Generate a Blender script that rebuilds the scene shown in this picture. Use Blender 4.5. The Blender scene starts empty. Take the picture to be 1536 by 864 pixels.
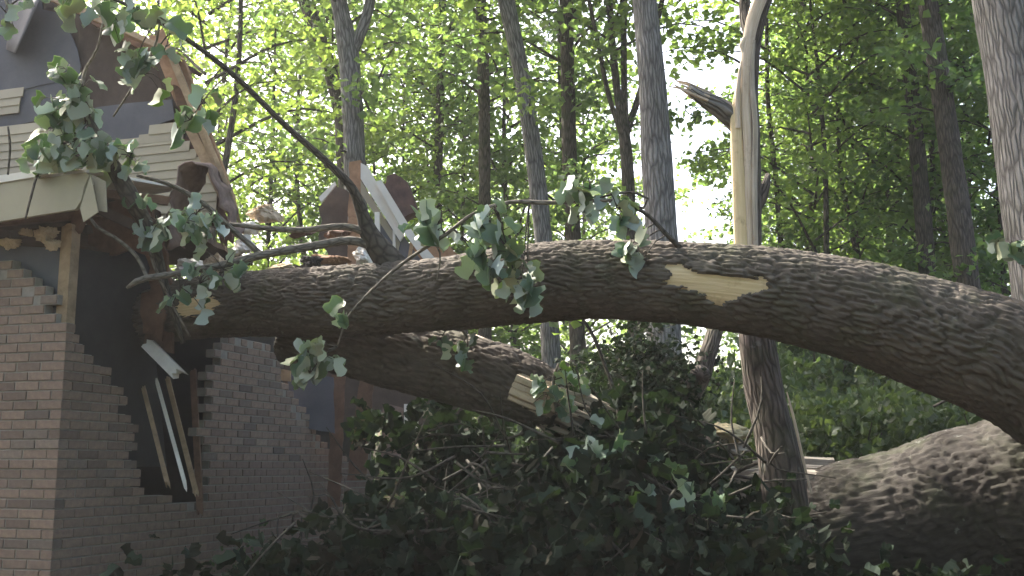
import bpy, math, random
import numpy as np
from mathutils import Vector, Matrix

# ------------------------------------------------------------------ camera, sky, sun, exposure
S = bpy.context.scene
COL = S.collection
F = 1647.0                                   # focal length in photo pixels (1536 wide)
PITCH = math.radians(9.3)
EYE = np.array([0.0, 0.0, 1.6])
cam_d = bpy.data.cameras.new('camera'); cam = bpy.data.objects.new('camera', cam_d); COL.objects.link(cam)
cam_d.sensor_width = 36; cam_d.lens = 36 * F / 1536; cam_d.clip_end = 600; cam_d.clip_start = 0.05
cam.location = EYE; cam.rotation_euler = (math.pi / 2 + PITCH, 0, 0)
S.camera = cam

SUN_TO = Vector((-0.48, 0.46, 0.75)).normalized()        # towards the sun: high, behind the wood on the left
elev = math.asin(SUN_TO.z); azim = math.atan2(SUN_TO.x, SUN_TO.y)
W = bpy.data.worlds.new('World'); S.world = W; W.use_nodes = True
wn = W.node_tree.nodes; wn.clear()
sky = wn.new('ShaderNodeTexSky'); sky.sky_type = 'NISHITA'; sky.sun_disc = False
sky.sun_elevation = elev; sky.sun_rotation = azim; sky.air_density = 1.0; sky.dust_density = 7.0; sky.ozone_density = 0.4
bg = wn.new('ShaderNodeBackground'); bg.inputs[1].default_value = 0.15
wo = wn.new('ShaderNodeOutputWorld')
W.node_tree.links.new(sky.outputs[0], bg.inputs[0]); W.node_tree.links.new(bg.outputs[0], wo.inputs[0])
sl = bpy.data.lights.new('sun', 'SUN'); sl.energy = 3.5; sl.angle = math.radians(0.53); sl.color = (1, .95, .86)
so = bpy.data.objects.new('sun', sl); COL.objects.link(so); so.rotation_euler = SUN_TO.to_track_quat('Z', 'Y').to_euler()
so.location = (-20, 0, 30)
S.view_settings.view_transform = 'Standard'; S.view_settings.look = 'None'
S.view_settings.exposure = 2.25; S.view_settings.gamma = 1.0; S.view_settings.use_curve_mapping = False
S.render.engine = 'CYCLES'
S.cycles.max_bounces = 6; S.cycles.diffuse_bounces = 4; S.cycles.transmission_bounces = 4; S.cycles.glossy_bounces = 2
S.cycles.caustics_reflective = False; S.cycles.caustics_refractive = False
S.cycles.use_denoising = True

# ------------------------------------------------------------------ helpers
rng = np.random.default_rng(7); random.seed(7)
FWD = np.array([0, math.cos(PITCH), math.sin(PITCH)]); UP = np.array([0, -math.sin(PITCH), math.cos(PITCH)]); RT = np.array([1., 0, 0])
def ray(px, py): return FWD + RT * (px - 768) / F - UP * (py - 432) / F
def P(px, py, d):
    r = ray(px, py); return EYE + r * (d / r[1])
def on_plane(px, py, p0, n):
    r = ray(px, py); return EYE + r * (np.dot(p0 - EYE, n) / np.dot(r, n))
def to_px(p):
    q = np.asarray(p, float) - EYE
    z = q @ FWD
    return np.stack([768 + F * (q @ RT) / z, 432 - F * (q @ UP) / z], -1)
def sstep(a, b, x):
    t = np.clip((x - a) / (b - a), 0, 1); return t * t * (3 - 2 * t)
def gz(x, y):
    return 0.35 * sstep(4, 9, y) + 1.0 * sstep(9, 20, y) + 1.6 * sstep(20, 70, y) + 0.10 * np.sin(x * .7 + 1) * np.sin(y * .5) + 0.05 * np.sin(x * 1.9 + y * 1.3)

def link(o, parent=None):
    COL.objects.link(o)
    if parent is not None: o.parent = parent
    return o
def empty(name, loc=(0, 0, 0), parent=None):
    o = bpy.data.objects.new(name, None); o.empty_display_size = .2; o.location = loc
    return link(o, parent)
def tag(o, label, cat, group=None, kind=None):
    o['label'] = label; o['category'] = cat
    if group: o['group'] = group
    if kind: o['kind'] = kind
    return o
def raw_mesh(name, V, Fc, mat, smooth=True, uv=None):
    """V (n,3); Fc (m,k) uniform faces; uv (m*k,2)"""
    V = np.asarray(V, np.float32); Fc = np.asarray(Fc, np.int32)
    me = bpy.data.meshes.new(name); m, k = Fc.shape
    me.vertices.add(len(V)); me.vertices.foreach_set('co', V.ravel())
    me.loops.add(m * k); me.loops.foreach_set('vertex_index', Fc.ravel())
    me.polygons.add(m); me.polygons.foreach_set('loop_start', np.arange(0, m * k, k, dtype=np.int32))
    me.polygons.foreach_set('loop_total', np.full(m, k, np.int32))
    me.polygons.foreach_set('use_smooth', np.full(m, smooth))
    if uv is not None:
        l = me.uv_layers.new(name='UVMap'); l.data.foreach_set('uv', np.asarray(uv, np.float32).ravel())
    if mat is not None: me.materials.append(mat)
    me.update(calc_edges=True); me.validate()
    return me
def obj(name, me, parent=None, loc=None):
    o = bpy.data.objects.new(name, me); link(o, parent)
    if loc is not None: o.location = loc
    return o
def local(o_parent_loc, V): return np.asarray(V) - np.asarray(o_parent_loc)

def resample(pts, vals, step):
    """smooth curve through pts with values, about `step` metres apart (tangents weighted by chord length)"""
    pts = np.asarray(pts, float); vals = np.asarray(vals, float); n = len(pts)
    ch = np.linalg.norm(np.diff(pts, axis=0), axis=1) + 1e-9; sl_ = np.diff(pts, axis=0) / ch[:, None]
    m = np.zeros_like(pts); m[0] = sl_[0]; m[-1] = sl_[-1]
    for i in range(1, n - 1): m[i] = (sl_[i - 1] * ch[i] + sl_[i] * ch[i - 1]) / (ch[i] + ch[i - 1])
    oP, oV = [], []
    for i in range(n - 1):
        k = max(1, int(round(ch[i] / step))); t = (np.arange(k) / k)[:, None]; t2 = t * t; t3 = t2 * t
        oP.append((2 * t3 - 3 * t2 + 1) * pts[i] + (t3 - 2 * t2 + t) * ch[i] * m[i] + (-2 * t3 + 3 * t2) * pts[i + 1] + (t3 - t2) * ch[i] * m[i + 1])
        oV.append(vals[i] + (vals[i + 1] - vals[i]) * t[:, 0])
    oP.append(pts[-1:]); oV.append(vals[-1:])
    return np.vstack(oP), np.concatenate(oV)

def frames(path):
    T = np.gradient(path, axis=0); T /= np.linalg.norm(T, axis=1)[:, None] + 1e-9
    a = np.array([0, 1., 0]) if abs(T[0][1]) < .8 else np.array([1., 0, 0])
    N = np.zeros_like(T); B = np.zeros_like(T)
    n = a - T[0] * np.dot(a, T[0]); n /= np.linalg.norm(n)
    for i in range(len(T)):
        n = n - T[i] * np.dot(n, T[i]); n /= np.linalg.norm(n)
        N[i] = n; B[i] = np.cross(T[i], n)
    return T, N, B

def hash2(i, j, s):
    h = np.sin(i * 127.1 + j * 311.7 + s * 74.7) * 43758.5453
    return h - np.floor(h)
def vor(u, v, nv, seed):
    """cell noise, v periodic with nv cells; F2-F1 (0 in the cracks)"""
    iu = np.floor(u); iv = np.floor(v)
    f1 = np.full(u.shape, 9.); f2 = np.full(u.shape, 9.)
    for du in (-1, 0, 1):
        for dv in (-1, 0, 1):
            cu = iu + du; cv = np.mod(iv + dv, nv)
            x = cu + .5 + (hash2(cu, cv, seed) - .5) * .95 - u
            y = iv + dv + .5 + (hash2(cu, cv, seed + 5) - .5) * .95 - v
            d = np.sqrt(x * x + y * y)
            m = d < f1
            f2 = np.where(m, f1, np.minimum(f2, d)); f1 = np.where(m, d, f1)
    return f2 - f1
def vnoise(u, v, seed):
    iu = np.floor(u); iv = np.floor(v); fu = u - iu; fv = v - iv
    fu = fu * fu * (3 - 2 * fu); fv = fv * fv * (3 - 2 * fv)
    a = hash2(iu, iv, seed); b = hash2(iu + 1, iv, seed); c = hash2(iu, iv + 1, seed); d = hash2(iu + 1, iv + 1, seed)
    return (a * (1 - fu) + b * fu) * (1 - fv) + (c * (1 - fu) + d * fu) * fv

def tube_arrays(path, rad, nseg, bark=None, lump=0.0, cap=(True, True), seed=1, hole=None):
    """swept tube. bark=(cell length, cell width, height) real relief. returns V, quads, uv(loop), grid info"""
    path = np.asarray(path, float); rad = np.asarray(rad, float)
    T, N, B = frames(path)
    s = np.concatenate([[0], np.cumsum(np.linalg.norm(np.diff(path, axis=0), axis=1))])
    th = np.arange(nseg) * 2 * math.pi / nseg
    SS, TH = np.meshgrid(s, th, indexing='ij')
    R = np.repeat(rad[:, None], nseg, 1)
    if lump:
        k = max(3, int(6)); ang = TH / (2 * math.pi)
        w1 = vnoise(SS * 2.2, np.abs(ang - .5) * 6, seed) - .5; w2 = vnoise(SS * 5, np.abs(ang - .5) * 10, seed + 3) - .5
        R = R * (1 + lump * (w1 * 1.4 + w2 * .7))
    if bark:
        cl, cw, hgt = bark
        nv = max(4, int(round(2 * math.pi * rad.mean() / cw)))
        warp = (vnoise(SS * 7, np.cos(TH) * 3 + 5, seed + 9) - .5)
        u = SS / cl; v = TH / (2 * math.pi) * nv + warp * 1.5
        d1 = sstep(0.01, .24, vor(u, np.mod(v, nv), nv, seed))
        d2 = sstep(0.0, .5, vor(u * 2.3, np.mod(v * 2, nv * 2), nv * 2, seed + 2))
        h = d1 * .75 + d2 * .25 + (hash2(SS * 913, TH * 517, seed) - .5) * .12
        R = R + (h - .6) * hgt
    else:
        h = None
    V = path[:, None, :] + R[:, :, None] * (N[:, None, :] * np.cos(TH)[:, :, None] + B[:, None, :] * np.sin(TH)[:, :, None])
    n = len(path)
    idx = np.arange(n * nseg).reshape(n, nseg)
    a = idx[:-1]; b = idx[1:]
    Q = np.stack([a, np.roll(a, -1, 1), np.roll(b, -1, 1), b], -1).reshape(-1, 4)
    circ = 2 * math.pi * max(rad.mean(), .01)
    j = np.arange(nseg); vv0 = j / nseg * circ; vv1 = (j + 1) / nseg * circ
    u0 = np.repeat(s[:-1, None], nseg, 1); u1 = np.repeat(s[1:, None], nseg, 1)
    v0 = np.repeat(vv0[None], n - 1, 0); v1 = np.repeat(vv1[None], n - 1, 0)
    UV = np.stack([np.stack([u0, v0], -1), np.stack([u0, v1], -1), np.stack([u1, v1], -1), np.stack([u1, v0], -1)], 2).reshape(-1, 2)
    return V, Q, UV, (T, N, B, s, TH, R)
def tube_flat(path, rad, nseg, cap=(True, True), **k):
    path = np.asarray(path, float); rad = np.asarray(rad, float)
    if cap[0]: path = np.vstack([path[0] - (path[1] - path[0]) * .02, path]); rad = np.concatenate([[.0005], rad])
    if cap[1]: path = np.vstack([path, path[-1] + (path[-1] - path[-2]) * .02]); rad = np.concatenate([rad, [.0005]])
    V, Q, UV, _ = tube_arrays(path, rad, nseg, **k)
    return V.reshape(-1, 3), Q, UV
def join_arrays(parts):
    Vs, Qs, Us, o = [], [], [], 0
    for V, Q, U in parts:
        Vs.append(V); Qs.append(Q + o); Us.append(U); o += len(V)
    return np.vstack(Vs), np.vstack(Qs), np.vstack(Us)
def px_path(pts, step):
    """pts: (px,py,depth,width in px) -> resampled world path, radii"""
    w = np.array([P(a, b, d) for a, b, d, _ in pts]); r = np.array([.5 * wd * d / F for _, _, d, wd in pts])
    return resample(w, r, step)

# ------------------------------------------------------------------ materials
def new_mat(name):
    m = bpy.data.materials.new(name); m.use_nodes = True; nt = m.node_tree; nt.nodes.clear()
    out = nt.nodes.new('ShaderNodeOutputMaterial'); b = nt.nodes.new('ShaderNodeBsdfPrincipled')
    nt.links.new(b.outputs[0], out.inputs[0])
    return m, nt, b, out
def ramp(nt, fac, stops):
    r = nt.nodes.new('ShaderNodeValToRGB'); e = r.color_ramp.elements
    while len(e) < len(stops): e.new(.5)
    for x, (p, c) in zip(e, stops): x.position = p; x.color = (*c, 1)
    nt.links.new(fac, r.inputs[0]); return r.outputs[0]
def noise(nt, vec, scale, detail=4, rough=.6, dist=0):
    n = nt.nodes.new('ShaderNodeTexNoise'); n.inputs['Scale'].default_value = scale; n.inputs['Detail'].default_value = detail
    n.inputs['Roughness'].default_value = rough; n.inputs['Distortion'].default_value = dist
    if vec is not None: nt.links.new(vec, n.inputs['Vector'])
    return n.outputs['Fac']
def mapping(nt, vec, sc, rot=(0, 0, 0)):
    m = nt.nodes.new('ShaderNodeMapping'); m.inputs['Scale'].default_value = sc; m.inputs['Rotation'].default_value = rot
    nt.links.new(vec, m.inputs['Vector']); return m.outputs[0]
def mixc(nt, fac, a, b, mode='MIX'):
    m = nt.nodes.new('ShaderNodeMix'); m.data_type = 'RGBA'; m.blend_type = mode
    for s, v in ((0, fac), (6, a), (7, b)):
        if isinstance(v, (int, float)): m.inputs[s].default_value = v
        elif isinstance(v, tuple): m.inputs[s].default_value = (*v, 1)
        else: nt.links.new(v, m.inputs[s])
    return m.outputs[2]
def bump(nt, b, h, strength, dist=.01):
    n = nt.nodes.new('ShaderNodeBump'); n.inputs['Strength'].default_value = strength; n.inputs['Distance'].default_value = dist
    nt.links.new(h, n.inputs['Height']); nt.links.new(n.outputs[0], b.inputs['Normal'])
def coords(nt, kind='Object'):
    return nt.nodes.new('ShaderNodeTexCoord').outputs[kind]

def bark_mat(name, crack, ridge, cl, cw, bumpd, moss=0.0, relief=True):
    m, nt, b, out = new_mat(name)
    uv = coords(nt, 'UV'); ob = coords(nt, 'Object')
    mp = mapping(nt, uv, (1 / cl, 1 / cw, 1))
    nz = nt.nodes.new('ShaderNodeTexNoise'); nz.inputs['Scale'].default_value = 5; nt.links.new(uv, nz.inputs['Vector'])
    add = nt.nodes.new('ShaderNodeVectorMath'); add.operation = 'MULTIPLY_ADD'
    nt.links.new(nz.outputs['Color'], add.inputs[0]); add.inputs[1].default_value = (.5, 1.6, 0); nt.links.new(mp, add.inputs[2])
    vo = nt.nodes.new('ShaderNodeTexVoronoi'); vo.feature = 'DISTANCE_TO_EDGE'; vo.voronoi_dimensions = '2D'; vo.inputs['Scale'].default_value = 1
    nt.links.new(add.outputs[0], vo.inputs['Vector'])
    fine = noise(nt, mapping(nt, uv, (6, 30, 1)), 1.0, 6, .7)
    if relief:
        rid = ramp(nt, vo.outputs['Distance'], [(0, (0, 0, 0)), (.28, (1, 1, 1))])
        c = mixc(nt, rid, crack, ridge)
    else:
        c = mixc(nt, noise(nt, mapping(nt, uv, (5, 16, 1)), 1.0, 5, .7), crack, ridge)
    c = mixc(nt, 1.0, c, ramp(nt, fine, [(.28, (.6, .6, .6)), (.72, (1.3, 1.3, 1.3))]), 'MULTIPLY')
    big = noise(nt, ob, 1.3, 4, .6)
    c = mixc(nt, 1.0, c, ramp(nt, big, [(.3, (.72, .7, .68)), (.7, (1.15, 1.15, 1.15))]), 'MULTIPLY')
    if moss:
        mo = ramp(nt, noise(nt, ob, 2.3, 5, .65), [(.5, (0, 0, 0)), (.68, (moss, moss, moss))])
        c = mixc(nt, mo, c, (.05, .065, .025))
    li = ramp(nt, noise(nt, ob, 9, 4, .6), [(.66, (0, 0, 0)), (.72, (.35, .35, .35))])
    c = mixc(nt, li, c, (.22, .23, .2))
    nt.links.new(c, b.inputs['Base Color']); b.inputs['Roughness'].default_value = .9; b.inputs['Specular IOR Level'].default_value = .2
    if relief:
        ad = nt.nodes.new('ShaderNodeMath'); ad.operation = 'MULTIPLY_ADD'; nt.links.new(fine, ad.inputs[0]); ad.inputs[1].default_value = .35
        nt.links.new(rid, ad.inputs[2]); bump(nt, b, ad.outputs[0], .9, bumpd)
    else:
        bump(nt, b, fine, .8, bumpd)
    return m

def wood_mat(name, c1, c2, stretch=(30, 30, 2), rough=.75, bumpd=.004):
    m, nt, b, out = new_mat(name); ob = coords(nt, 'Object')
    f = noise(nt, mapping(nt, ob, stretch), 1, 6, .65, .6)
    c = ramp(nt, f, [(.3, c1), (.7, c2)])
    c = mixc(nt, 1.0, c, ramp(nt, noise(nt, ob, 4, 4), [(.3, (.75, .72, .68)), (.7, (1.1, 1.1, 1.1))]), 'MULTIPLY')
    nt.links.new(c, b.inputs['Base Color']); b.inputs['Roughness'].default_value = rough; b.inputs['Specular IOR Level'].default_value = .25
    bump(nt, b, f, .6, bumpd); return m
def uvwood_mat(name, c1, c2, dirt=(.16, .1, .05)):
    m, nt, b, out = new_mat(name); uv = coords(nt, 'UV'); ob = coords(nt, 'Object')
    f = noise(nt, mapping(nt, uv, (3, 60, 1)), 1, 6, .65, .4)
    c = ramp(nt, f, [(.3, c1), (.7, c2)])
    c = mixc(nt, ramp(nt, noise(nt, ob, 7, 5, .7), [(.55, (0, 0, 0)), (.75, (.6, .6, .6))]), c, dirt)
    nt.links.new(c, b.inputs['Base Color']); b.inputs['Roughness'].default_value = .7; b.inputs['Specular IOR Level'].default_value = .25
    bump(nt, b, f, .7, .006); return m
def plain_mat(name, c1, c2, scale=6, rough=.8, bumpd=.003, spec=.3, bs=40):
    m, nt, b, out = new_mat(name); ob = coords(nt, 'Object')
    c = ramp(nt, noise(nt, ob, scale, 6, .65), [(.3, c1), (.7, c2)])
    rn = nt.nodes.new('ShaderNodeObjectInfo').outputs['Random']
    c = mixc(nt, 1.0, c, ramp(nt, rn, [(0, (.85, .85, .85)), (1, (1.1, 1.1, 1.1))]), 'MULTIPLY')
    nt.links.new(c, b.inputs['Base Color']); b.inputs['Roughness'].default_value = rough; b.inputs['Specular IOR Level'].default_value = spec
    bump(nt, b, noise(nt, ob, bs, 5, .7), .5, bumpd); return m
def leaf_mat(name, cols, trans, tw=.45, rough=.5, spec=.35):
    """cols: ramp of leaf colours by leaf; trans: light passing through the leaf"""
    m, nt, b, out = new_mat(name)
    ri = nt.nodes.new('ShaderNodeNewGeometry').outputs['Random Per Island']
    c = ramp(nt, ri, [(i / (len(cols) - 1), x) for i, x in enumerate(cols)])
    hv = nt.nodes.new('ShaderNodeObjectInfo').outputs['Random']
    tint = ramp(nt, hv, [(0, (.8, .85, .95)), (.5, (1, 1, 1)), (1, (1.2, 1.1, .85))])
    c = mixc(nt, 1.0, c, tint, 'MULTIPLY')
    nt.links.new(c, b.inputs['Base Color']); b.inputs['Roughness'].default_value = rough; b.inputs['Specular IOR Level'].default_value = spec
    t = nt.nodes.new('ShaderNodeBsdfTranslucent')
    tc = mixc(nt, 1.0, tint, trans, 'MULTIPLY'); nt.links.new(tc, t.inputs[0])
    mx = nt.nodes.new('ShaderNodeMixShader'); mx.inputs[0].default_value = tw
    nt.links.new(b.outputs[0], mx.inputs[1]); nt.links.new(t.outputs[0], mx.inputs[2]); nt.links.new(mx.outputs[0], out.inputs[0])
    return m

M = {}
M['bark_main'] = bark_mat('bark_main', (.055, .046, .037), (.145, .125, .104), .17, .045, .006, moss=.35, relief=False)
M['bark_shaded'] = bark_mat('bark_shaded', (.03, .026, .022), (.068, .06, .052), .17, .045, .006, moss=.3, relief=False)  # same bark as the main trunk, darkened to carry the shade low down
M['bark_grey'] = bark_mat('bark_grey', (.085, .08, .075), (.22, .21, .20), .35, .035, .012, moss=.15)
M['bark_brown'] = bark_mat('bark_brown', (.045, .037, .03), (.12, .10, .085), .25, .03, .012, moss=.4)
M['bark_twig'] = bark_mat('bark_twig', (.09, .08, .065), (.2, .18, .15), .08, .02, .003)
M['bark_twig_dark'] = bark_mat('bark_twig_dark', (.035, .03, .025), (.09, .08, .065), .08, .02, .003)
M['wood_pale'] = uvwood_mat('wood_pale', (.52, .39, .21), (.68, .55, .34))
M['wood_split'] = uvwood_mat('wood_split', (.38, .29, .2), (.62, .53, .42), dirt=(.2, .15, .11))
M['wood_weather'] = uvwood_mat('wood_weather', (.2, .17, .13), (.42, .37, .3))
M['brick'] = None
m, nt, b, out = new_mat('brick'); M['brick'] = m
rn = nt.nodes.new('ShaderNodeObjectInfo').outputs['Random']; ob = coords(nt)
c = ramp(nt, rn, [(0, (.12, .085, .065)), (.2, (.185, .13, .098)), (.5, (.21, .148, .11)), (.8, (.17, .12, .09)), (.9, (.085, .067, .056)), (1, (.22, .168, .13))])
c = mixc(nt, 1.0, c, ramp(nt, noise(nt, ob, 22, 6, .7), [(.3, (.72, .7, .7)), (.7, (1.15, 1.15, 1.12))]), 'MULTIPLY')
nt.links.new(c, b.inputs['Base Color']); b.inputs['Roughness'].default_value = .9; bump(nt, b, noise(nt, ob, 70, 5, .75), .7, .004)
M['mortar'] = plain_mat('mortar', (.2, .18, .155), (.27, .25, .22), 18, .95, .004)
M['felt'] = plain_mat('felt', (.06, .062, .074), (.095, .097, .112), 3, .75, .004, .3, 14)
M['felt_light'] = plain_mat('felt_light', (.10, .10, .11), (.14, .14, .15), 4, .75, .004, .3, 18)
M['sheathing'] = plain_mat('sheathing', (.05, .036, .028), (.085, .062, .05), 7, .9, .004)
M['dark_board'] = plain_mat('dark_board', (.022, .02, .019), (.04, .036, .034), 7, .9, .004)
M['siding'] = plain_mat('siding', (.25, .22, .15), (.30, .265, .19), 3, .55, .0015, .4, 30)
M['fascia'] = plain_mat('fascia', (.27, .24, .16), (.33, .295, .20), 2.5, .5, .002, .4, 20)
M['white_trim'] = plain_mat('white_trim', (.55, .53, .47), (.66, .64, .58), 5, .6, .002)
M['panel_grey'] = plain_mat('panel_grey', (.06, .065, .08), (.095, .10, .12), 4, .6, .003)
M['timber'] = wood_mat('timber', (.2, .14, .085), (.38, .28, .18), (9, 9, 9))
M['timber_red'] = wood_mat('timber_red', (.085, .05, .035), (.18, .105, .07), (10, 10, 10))
M['timber_orange'] = wood_mat('timber_orange', (.2, .11, .06), (.34, .2, .115), (10, 10, 10))
M['wood_block'] = wood_mat('wood_block', (.3, .25, .14), (.46, .4, .25), (6, 6, 25))
M['rust'] = plain_mat('rust', (.10, .07, .06), (.24, .17, .145), 9, .8, .006, .3, 30)
M['shingle'] = plain_mat('shingle', (.05, .03, .027), (.11, .065, .055), 9, .95, .008, .2, 50)
M['insulation'] = plain_mat('insulation', (.35, .27, .18), (.55, .46, .34), 12, 1, .02, .1, 25)
M['drywall'] = plain_mat('drywall', (.5, .48, .44), (.7, .68, .64), 6, .9, .004)
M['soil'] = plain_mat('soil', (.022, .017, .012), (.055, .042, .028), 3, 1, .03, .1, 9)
GREEN = [(.042, .072, .034), (.055, .095, .044), (.072, .118, .052), (.088, .14, .064), (.115, .175, .08)]
M['leaf_wood'] = leaf_mat('leaf_wood', GREEN, (.26, .40, .085), .5)
M['leaf_far'] = leaf_mat('leaf_far', [(.04, .075, .025), (.06, .11, .035), (.1, .16, .05)], (.34, .44, .13), .55)
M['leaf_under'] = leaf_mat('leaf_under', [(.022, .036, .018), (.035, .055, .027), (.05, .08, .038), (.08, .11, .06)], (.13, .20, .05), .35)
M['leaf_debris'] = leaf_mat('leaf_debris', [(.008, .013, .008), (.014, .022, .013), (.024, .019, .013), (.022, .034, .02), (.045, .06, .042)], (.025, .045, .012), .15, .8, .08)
M['leaf_top'] = leaf_mat('leaf_top', [(.085, .14, .075), (.13, .19, .115)], (.20, .32, .08), .32, .4, .5)
M['leaf_pale'] = leaf_mat('leaf_pale', [(.30, .37, .30), (.42, .48, .41)], (.20, .34, .06), .25, .6, .3)
M['litter'] = leaf_mat('litter', [(.05, .035, .02), (.09, .065, .035), (.13, .10, .055)], (.06, .05, .02), .15, .8, .1)

# ------------------------------------------------------------------ solid pieces
def slab_mesh(name, pts, n, thick, mat, jag=0.0, inset=0.0):
    """polygon of world points extruded backwards along -n by thick"""
    pts = [np.asarray(p, float) for p in pts]
    if jag:
        q = []
        for i, p in enumerate(pts):
            e = pts[(i + 1) % len(pts)] - p; L = np.linalg.norm(e); k = max(1, int(L / .07))
            nn = np.cross(n, e / (L + 1e-9))
            for t in range(k):
                j = 0 if t == 0 else random.uniform(-jag, jag)
                q.append(p + e * (t / k) + nn * j)
        pts = q
    k = len(pts); c = sum(pts) / k
    area = sum(np.cross(pts[i] - c, pts[(i + 1) % k] - c) for i in range(k))
    if np.dot(area, n) < 0: pts = pts[::-1]
    V = [p for p in pts] + [p - n * thick for p in pts]
    Fc = [tuple(range(k)), tuple(range(2 * k - 1, k - 1, -1))] + [((i + 1) % k, i, k + i, k + (i + 1) % k) for i in range(k)]
    me = bpy.data.meshes.new(name); me.from_pydata([tuple(v) for v in V], [], Fc); me.materials.append(mat); me.update()
    return me
def slab_px(name, px, plane, thick, mat, parent, off=0.0, jag=0.0):
    p0, n = plane
    return obj(name, slab_mesh(name, [on_plane(x, y, p0 + n * off, n) for x, y in px], n, thick, mat, jag), parent)
def beam_mesh(name, a, b, w, h, mat, up=(0, 0, 1), splinter=(0, 0)):
    """timber between two world points, ends optionally torn to uneven lengths"""
    a = np.asarray(a, float); b = np.asarray(b, float); t = b - a; L = np.linalg.norm(t); t /= L
    u = np.asarray(up, float); s = np.cross(t, u); s /= np.linalg.norm(s); u = np.cross(s, t)
    V, Fc = [], []; nx = 5
    grid = []
    for e, (p, sp) in enumerate(((a, splinter[0]), (b, splinter[1]))):
        for i in range(nx):
            for j in (0, 1):
                d = random.uniform(0, sp) * (1 if e else -1)
                V.append(p + t * d + s * w * (i / (nx - 1) - .5) + u * h * (j - .5))
    def id(e, i, j): return e * nx * 2 + i * 2 + j
    for i in range(nx - 1):
        for e in (0, 1):
            q = (id(e, i, 0), id(e, i + 1, 0), id(e, i + 1, 1), id(e, i, 1)); Fc.append(q if e == 0 else q[::-1])
        for j in (0, 1):
            q = (id(0, i, j), id(1, i, j), id(1, i + 1, j), id(0, i + 1, j)); Fc.append(q if j == 0 else q[::-1])
    for i in (0, nx - 1):
        q = (id(0, i, 0), id(0, i, 1), id(1, i, 1), id(1, i, 0)); Fc.append(q if i == 0 else q[::-1])
    me = bpy.data.meshes.new(name); me.from_pydata([tuple(v) for v in V], [], Fc); me.materials.append(mat); me.update()
    return me
def sheet_mesh(name, rows, thick, mat):
    """curved sheet from a grid of world points with thickness"""
    G = np.asarray(rows, float); n, m, _ = G.shape
    du = np.gradient(G, axis=0); dv = np.gradient(G, axis=1); nn = np.cross(du, dv); nn /= np.linalg.norm(nn, axis=2)[:, :, None] + 1e-9
    V = np.vstack([(G + nn * thick / 2).reshape(-1, 3), (G - nn * thick / 2).reshape(-1, 3)])
    i = np.arange(n * m).reshape(n, m); a = np.stack([i[:-1, :-1], i[1:, :-1], i[1:, 1:], i[:-1, 1:]], -1).reshape(-1, 4)
    Q = [a, a[:, ::-1] + n * m]
    ed = np.concatenate([i[0, :], i[1:, -1], i[-1, ::-1][1:], i[::-1, 0][1:]])
    e0 = ed[:-1]; e1 = ed[1:]
    Q.append(np.stack([e0, e1, e1 + n * m, e0 + n * m], -1))
    return raw_mesh(name, V, np.vstack(Q), mat, True)

def chunk_mesh(name, seed, sc, mat, rough=.35, cuts=5):
    """torn lump: a dense ball cut by flats and roughened"""
    r = np.random.default_rng(seed); n, m = 18, 30
    ph = np.linspace(.02, math.pi - .02, n); th = np.arange(m) * 2 * math.pi / m
    PH, TT = np.meshgrid(ph, th, indexing='ij')
    D = np.stack([np.sin(PH) * np.cos(TT), np.sin(PH) * np.sin(TT), np.cos(PH)], -1)
    R = np.ones(PH.shape)
    for _ in range(cuts):
        a = r.normal(0, 1, 3); a /= np.linalg.norm(a); q = D @ a; h = r.uniform(.35, .75)
        R = np.minimum(R, np.where(q > .05, h / np.maximum(q, .05), 9))
    nz = vnoise(D[..., 0] * 4 + 9, D[..., 2] * 4 + D[..., 1] * 3 + 9, seed) + .6 * vnoise(D[..., 0] * 11 + 9, D[..., 2] * 11 + D[..., 1] * 9 + 9, seed + 1)
    V = D * (R * (1 + rough * (nz - .8)))[..., None] * np.asarray(sc)
    i = np.arange(n * m).reshape(n, m); a = i[:-1]; b = i[1:]
    Q = np.stack([a, b, np.roll(b, -1, 1), np.roll(a, -1, 1)], -1).reshape(-1, 4)
    return raw_mesh(name, V.reshape(-1, 3), Q, mat, False)

# ------------------------------------------------------------------ leaves
def kite_leaves(C, size, up_bias=.6, droop=.3, rs=None):
    """four-point folded leaves at centres C -> V, tris"""
    r = rs if rs is not None else rng
    n = len(C); sz = size * r.uniform(.65, 1.3, n)
    az = r.uniform(0, 2 * math.pi, n)
    d = np.stack([np.cos(az), np.sin(az), r.normal(-droop, .45, n)], 1); d /= np.linalg.norm(d, axis=1)[:, None]
    nrm = r.normal(0, 1, (n, 3)) * (1 - up_bias) + np.array([0, 0, up_bias]); 
    side = np.cross(d, nrm); side /= np.linalg.norm(side, axis=1)[:, None] + 1e-9
    nr = np.cross(side, d)
    L = sz[:, None]
    base = C - d * L * .5; tip = C + d * L * .5 - nr * L * .1
    fold = r.uniform(.02, .2, n)[:, None] * L
    l = C - d * L * .08 + side * L * .42 + nr * fold; rr = C - d * L * .08 - side * L * .42 + nr * fold
    V = np.stack([base, l, tip, rr], 1).reshape(-1, 3)
    i = np.arange(n) * 4
    T = np.stack([np.stack([i, i + 2, i + 1], 1), np.stack([i, i + 3, i + 2], 1)], 1).reshape(-1, 3)
    return V, T
def clump_points(centers, per, sig, rs, flat=.6):
    n = len(centers); p = np.repeat(np.asarray(centers), per, 0)
    return p + rs.normal(0, 1, p.shape) * np.array([sig, sig, sig * flat])

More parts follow.
